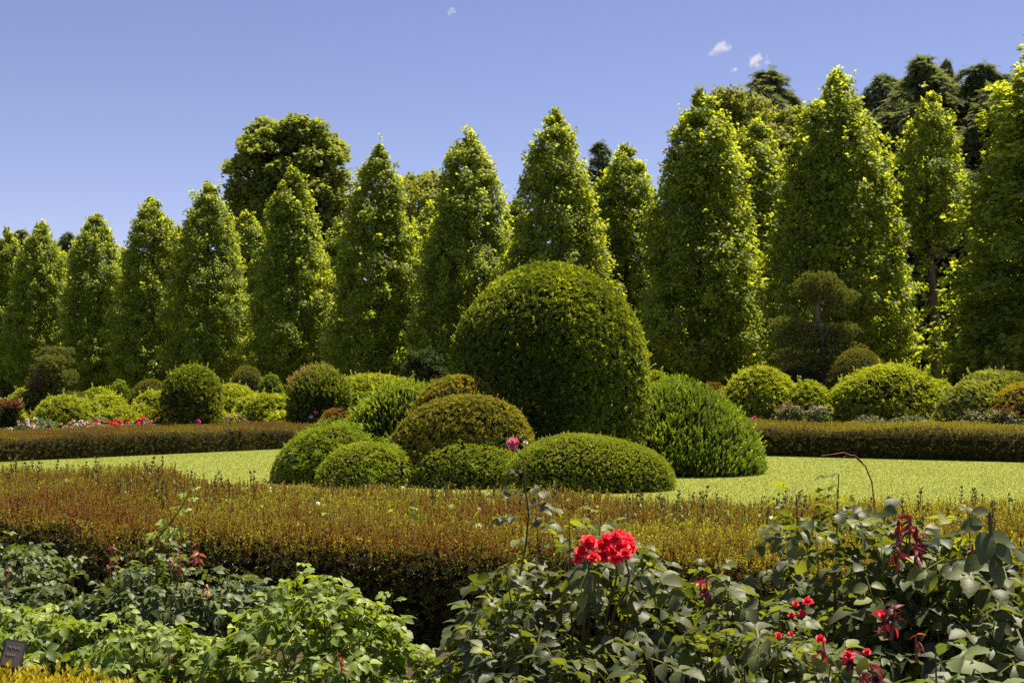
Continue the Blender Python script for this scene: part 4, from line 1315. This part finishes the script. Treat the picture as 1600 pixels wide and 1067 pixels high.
# the scarlet clusters
for x, y, s in ((918, 846, .042), (905, 862, .034), (936, 852, .038), (926, 872, .034), (950, 842, .040), (966, 838, .042), (982, 842, .040), (973, 852, .045), (988, 855, .036), (958, 860, .040), (944, 868, .036), (965, 872, .036), (980, 866, .034), (900, 874, .028)):
    bloom_at(rg, 947 + (x - 947) * .92, 856 + (y - 856) * .92, 3.85 + random.uniform(-.05, .08), 'petal_red', s * .68, (random.uniform(-.6, .6), random.uniform(-1, -.3), .8))
g = Geo()
for k, (x, y) in enumerate(((922, 866), (960, 866), (975, 862))):
    a = np.array(W(x, y, 3.92)) - np.array(rg.location)
    g.tube(bent_line(a - np.array([.02, -.1, .3]), a, 6, .05, k), np.linspace(.006, .003, 6), 6)
g.build('flower_stem', ['rose_stem'], rg, True)
# the single tall bicolour rose
g = Geo()
o0 = np.array(rg.location)
pts = np.array([tuple(W(x, y, 3.9)) for x, y in ((812, 900), (822, 850), (826, 800), (820, 760), (819, 720), (806, 703), (801, 695))]) - o0
g.tube(pts, np.linspace(.0038, .0018, 7), 6, 1)
for x, y, s, dx in ((812, 806, .1, -1), (828, 810, .1, .8), (818, 765, .085, -1), (824, 760, .085, 1), (822, 780, .08, .9), (820, 735, .05, -1)):
    a = np.array([tuple(W(x, y, 3.9))]) - o0
    g.scatter(COMP, a, frames_dir(np.array([[.1, -.3, 1.]]), np.array([[dx, -.2, -.35]])), s, 0, np.array([.4]))
tag(g.build('tall_cane', ['rose_dark', 'rose_stem'], rg, True), 'tall thin cane carrying a single rose')
bloom_at(rg, 801, 692, 3.9, 'petal_bicolour', .021, (-.2, -1, .35), 'pink and white rose alone on the tall cane')
bloom_at(rg, 821, 691, 3.92, 'petal_white', .008, (0, -.5, 1), 'tiny faded bud')

# maroon and red shoots on the right
mar = [(ri, 1418, 800, 3.75, .13, 'maroon_leaf', 14, .055), (ri, 1405, 812, 3.75, .1, 'maroon_leaf', 12, .05), (ri, 1432, 822, 3.75, .1, 'maroon_leaf', 10, .055),
       (ri, 1400, 842, 3.7, .1, 'maroon_leaf', 9, .06), (ri, 1430, 850, 3.7, .08, 'maroon_leaf', 8, .06),
       (rk, 1392, 945, 3.3, .09, 'maroon_leaf', 10, .06), (rk, 1382, 955, 3.3, .07, 'maroon_leaf', 8, .055),
       (rk, 1330, 1012, 3.2, .06, 'maroon_leaf', 8, .05), (rk, 1360, 1035, 3.2, .08, 'maroon_leaf', 10, .06), (rk, 1345, 1050, 3.2, .08, 'maroon_leaf', 8, .06),
       (rk, 1285, 995, 3.3, .06, 'maroon_leaf', 6, .045), (rl, 1432, 990, 3.25, .07, 'coral_leaf', 6, .045), (rk, 1105, 905, 3.8, .06, 'maroon_leaf', 8, .05),
       (rg, 1095, 900, 3.9, .06, 'coral_leaf', 5, .04), (rj, 1520, 850, 3.9, .06, 'coral_leaf', 4, .03)]
for k, (par, x, y, Y, h, m, n, s) in enumerate(mar):
    young_shoot(par, x, y, Y, h, m, 500 + k, n, s, 'wilted maroon young leaves' if m == 'maroon_leaf' else None)
for par, x, y, Y, s in ((rk, 1262, 940, 3.35, .022), (rk, 1243, 943, 3.35, .014), (rk, 1253, 958, 3.35, .018), (rk, 1236, 962, 3.35, .015), (rk, 1216, 992, 3.3, .015), (rk, 1236, 990, 3.3, .012),
                        (rk, 1282, 998, 3.25, .02), (rk, 1326, 1024, 3.2, .022), (rk, 1355, 1018, 3.2, .016), (rk, 1380, 962, 3.3, .02)):
    bloom_at(par, x, y, Y, 'petal_red', s * .72, None)
# single cane with large round leaves at the right edge
g = Geo()
o0 = np.array(rj.location)
pts = np.array([tuple(W(x, y, 3.6)) for x, y in ((1553, 900), (1551, 860), (1548, 825), (1546, 800))]) - o0
g.tube(pts, np.linspace(.008, .005, 4), 6, 1)
V, F = leaflet_grid(1, .62, .2, .25, 8)
spec = [((1546, 800), (-1, .1, .0), .05), ((1540, 830), (-.3, 0, -1), .10), ((1535, 868), (-.7, 0, -.6), .075), ((1548, 838), (1, .2, -.1), .07), ((1550, 850), (.8, -.3, -.6), .08), ((1536, 815), (-.9, .1, -.4), .07), ((1548, 876), (.2, -.1, -1), .08)]
for (x, y), d, s in spec:
    g.inst((V, F, np.zeros(len(F))), np.array([tuple(W(x, y, 3.6))]) - o0, frames_dir(np.array([[.15, -.75, .5]]), np.array([d], float)), s, 0, np.array([.35]))
tag(g.build('tall_cane', ['rose_dark', 'rose_stem'], rj, True), 'thick cut cane with large hanging leaves')

# ------------------------------------------------------------------ golden edging and the name plate
root = empty('golden_shrub', (XP(70, 5.1), 5.05, 0), 'low golden yellow leaved edging shrub in the bottom left corner', 'shrub')
g = Geo()
N = 1500
nz = Noise(88)
x, y = rng.uniform(-.75, .44, N), rng.uniform(-.35, .35, N)
z = .37 - .09 * sstep((x - .05) / .4) + .02 * nz(np.stack([x, y, 0 * x], -1), 9)
P = np.stack([x, y, z - .06 * rng.random(N)], -1)
g.scatter(SPIKE, P - np.array([0, 0, .07]), frames(np.array([0, 0, 1.]) + rng.normal(0, .2, (N, 3))), rng.uniform(.07, .12, N), 0, np.clip(rng.normal(.6, .25, N), 0, 1))
P2 = np.stack([rng.uniform(-.75, .48, N), np.full(N, -.36) + rng.normal(0, .02, N), rng.random(N) * .28], -1)
g.scatter(ROS, P2, frames(np.array([0, -1., .5]) + rng.normal(0, .4, (N, 3))), .04, 0)
g.build('foliage', ['golden_leaf'], root)
g = Geo()
for k in range(30):
    a = np.array([rng.uniform(-.7, .4), rng.uniform(-.25, .25), 0])
    g.tube(bent_line(a, a + np.array([rng.normal(0, .04), rng.normal(0, .04), .26]), 4, .05, k), np.linspace(.005, .003, 4), 5)
g.build('stem', ['rose_stem'], root, True)


def box(g, c, sx, sy, sz, bev=.004, mat=0, shear=0):
    """a bevelled box"""
    import bmesh
    bm = bmesh.new()
    bmesh.ops.create_cube(bm, size=1)
    for v in bm.verts: v.co = Vector((v.co.x * sx, v.co.y * sy, v.co.z * sz))
    bmesh.ops.bevel(bm, geom=list(bm.edges), offset=bev, segments=2, affect='EDGES')
    bmesh.ops.triangulate(bm, faces=list(bm.faces))
    V = np.array([tuple(v.co) for v in bm.verts]) + np.array(c)
    F = np.array([[v.index for v in f.verts] for f in bm.faces])
    g.add(V, F, mat)
    bm.free()


p = W(20, 1022, 5.3)
plate = empty('name_plate', (p.x, 5.3, 0), 'small dark slanted name plate standing in the bottom left corner', 'sign')
g = Geo(); box(g, (0, 0, 0), .085, .028, .115)
o = g.build('plate', ['sign_metal'], plate); o.location = (0, 0, p.z); o.rotation_euler = (R_(-18), R_(14), R_(14))
g = Geo(); box(g, (0, -.0155, 0), .073, .004, .10, .001)
f = g.build('face', ['sign_face'], o)
g = Geo()
for k, zz in enumerate((.026, -.004)):
    t = np.linspace(0, 1, 26)
    pts = np.stack([-.026 + .05 * t * (1 - .25 * k), np.full(26, -.0185), zz + .004 * np.sin(t * 38 + k) + .002 * np.sin(t * 17)], -1)
    g.tube(pts, .0007, 4)
g.build('lettering', ['sign_ink'], f)
g = Geo(); g.tube(np.array([(0, .01, -.02), (0, .01, p.z - .04)]), .006, 6)
g.build('stake', ['sign_metal'], plate)

# ------------------------------------------------------------------ small clouds, far away
def cloud(label, x0, x1, y0, y1, seed, slant=0.0):
    Y = 2600.
    c = W((x0 + x1) / 2, (y0 + y1) / 2, Y)
    rx, rz = (x1 - x0) / 2 / FPX * Y, (y1 - y0) / 2 / FPX * Y
    import bmesh
    bm = bmesh.new()
    bmesh.ops.create_icosphere(bm, subdivisions=3, radius=1)
    me = bpy.data.meshes.new('cloud')
    bm.to_mesh(me); bm.free()
    m = bpy.data.materials.new('cloud_vapour_%d' % seed)
    m.use_nodes = True
    nt = m.node_tree
    nt.nodes.clear()
    out = nt.nodes.new('ShaderNodeOutputMaterial')
    vol = nt.nodes.new('ShaderNodeVolumePrincipled')
    vol.inputs['Color'].default_value = (1, 1, 1, 1)
    vol.inputs['Anisotropy'].default_value = .2
    tc = nt.nodes.new('ShaderNodeTexCoord')
    mp = nt.nodes.new('ShaderNodeMapping')
    mp.inputs['Location'].default_value = (seed * 3.1, seed, 0)
    mp.inputs['Scale'].default_value = (1.6, 1., .9)
    nz = nt.nodes.new('ShaderNodeTexNoise')
    nz.inputs['Scale'].default_value = 1.9
    nz.inputs['Detail'].default_value = 6
    nz.inputs['Roughness'].default_value = .62
    ln = nt.nodes.new('ShaderNodeVectorMath'); ln.operation = 'LENGTH'
    nt.links.new(tc.outputs['Object'], mp.inputs[0])
    nt.links.new(mp.outputs[0], nz.inputs['Vector'])
    nt.links.new(tc.outputs['Object'], ln.inputs[0])
    fall = nt.nodes.new('ShaderNodeMapRange')
    fall.inputs['From Min'].default_value = 0; fall.inputs['From Max'].default_value = 1
    fall.inputs['To Min'].default_value = .12; fall.inputs['To Max'].default_value = -.32
    nt.links.new(ln.outputs['Value'], fall.inputs[0])
    ad = nt.nodes.new('ShaderNodeMath'); ad.operation = 'ADD'
    nt.links.new(nz.outputs[0], ad.inputs[0]); nt.links.new(fall.outputs[0], ad.inputs[1])
    mr = nt.nodes.new('ShaderNodeMapRange')
    mr.inputs['From Min'].default_value = .46; mr.inputs['From Max'].default_value = .68
    mr.inputs['To Min'].default_value = 0; mr.inputs['To Max'].default_value = .07
    nt.links.new(ad.outputs[0], mr.inputs[0])
    nt.links.new(mr.outputs[0], vol.inputs['Density'])
    nt.links.new(vol.outputs[0], out.inputs['Volume'])
    me.materials.append(m)
    o = bpy.data.objects.new('cloud', me)
    COL.objects.link(o)
    o.location = c
    o.scale = (rx, rz * 1.5, rz)
    o.rotation_euler = (0, slant, 0)
    return tag(o, label, 'cloud', 'small fair weather clouds')


cloud('white wisp of cloud higher and left of the other near the top right', 1082, 1168, 56, 96, 1, -.25)
cloud('white wisp of cloud lower and right, just above the olive tree tops', 1144, 1220, 70, 120, 2, -.35)
cloud('tiniest cloud wisp left of the lower one', 1134, 1164, 98, 120, 3, 0)
cloud('tiny lone cloud at the top centre', 690, 720, 5, 31, 4, .3)
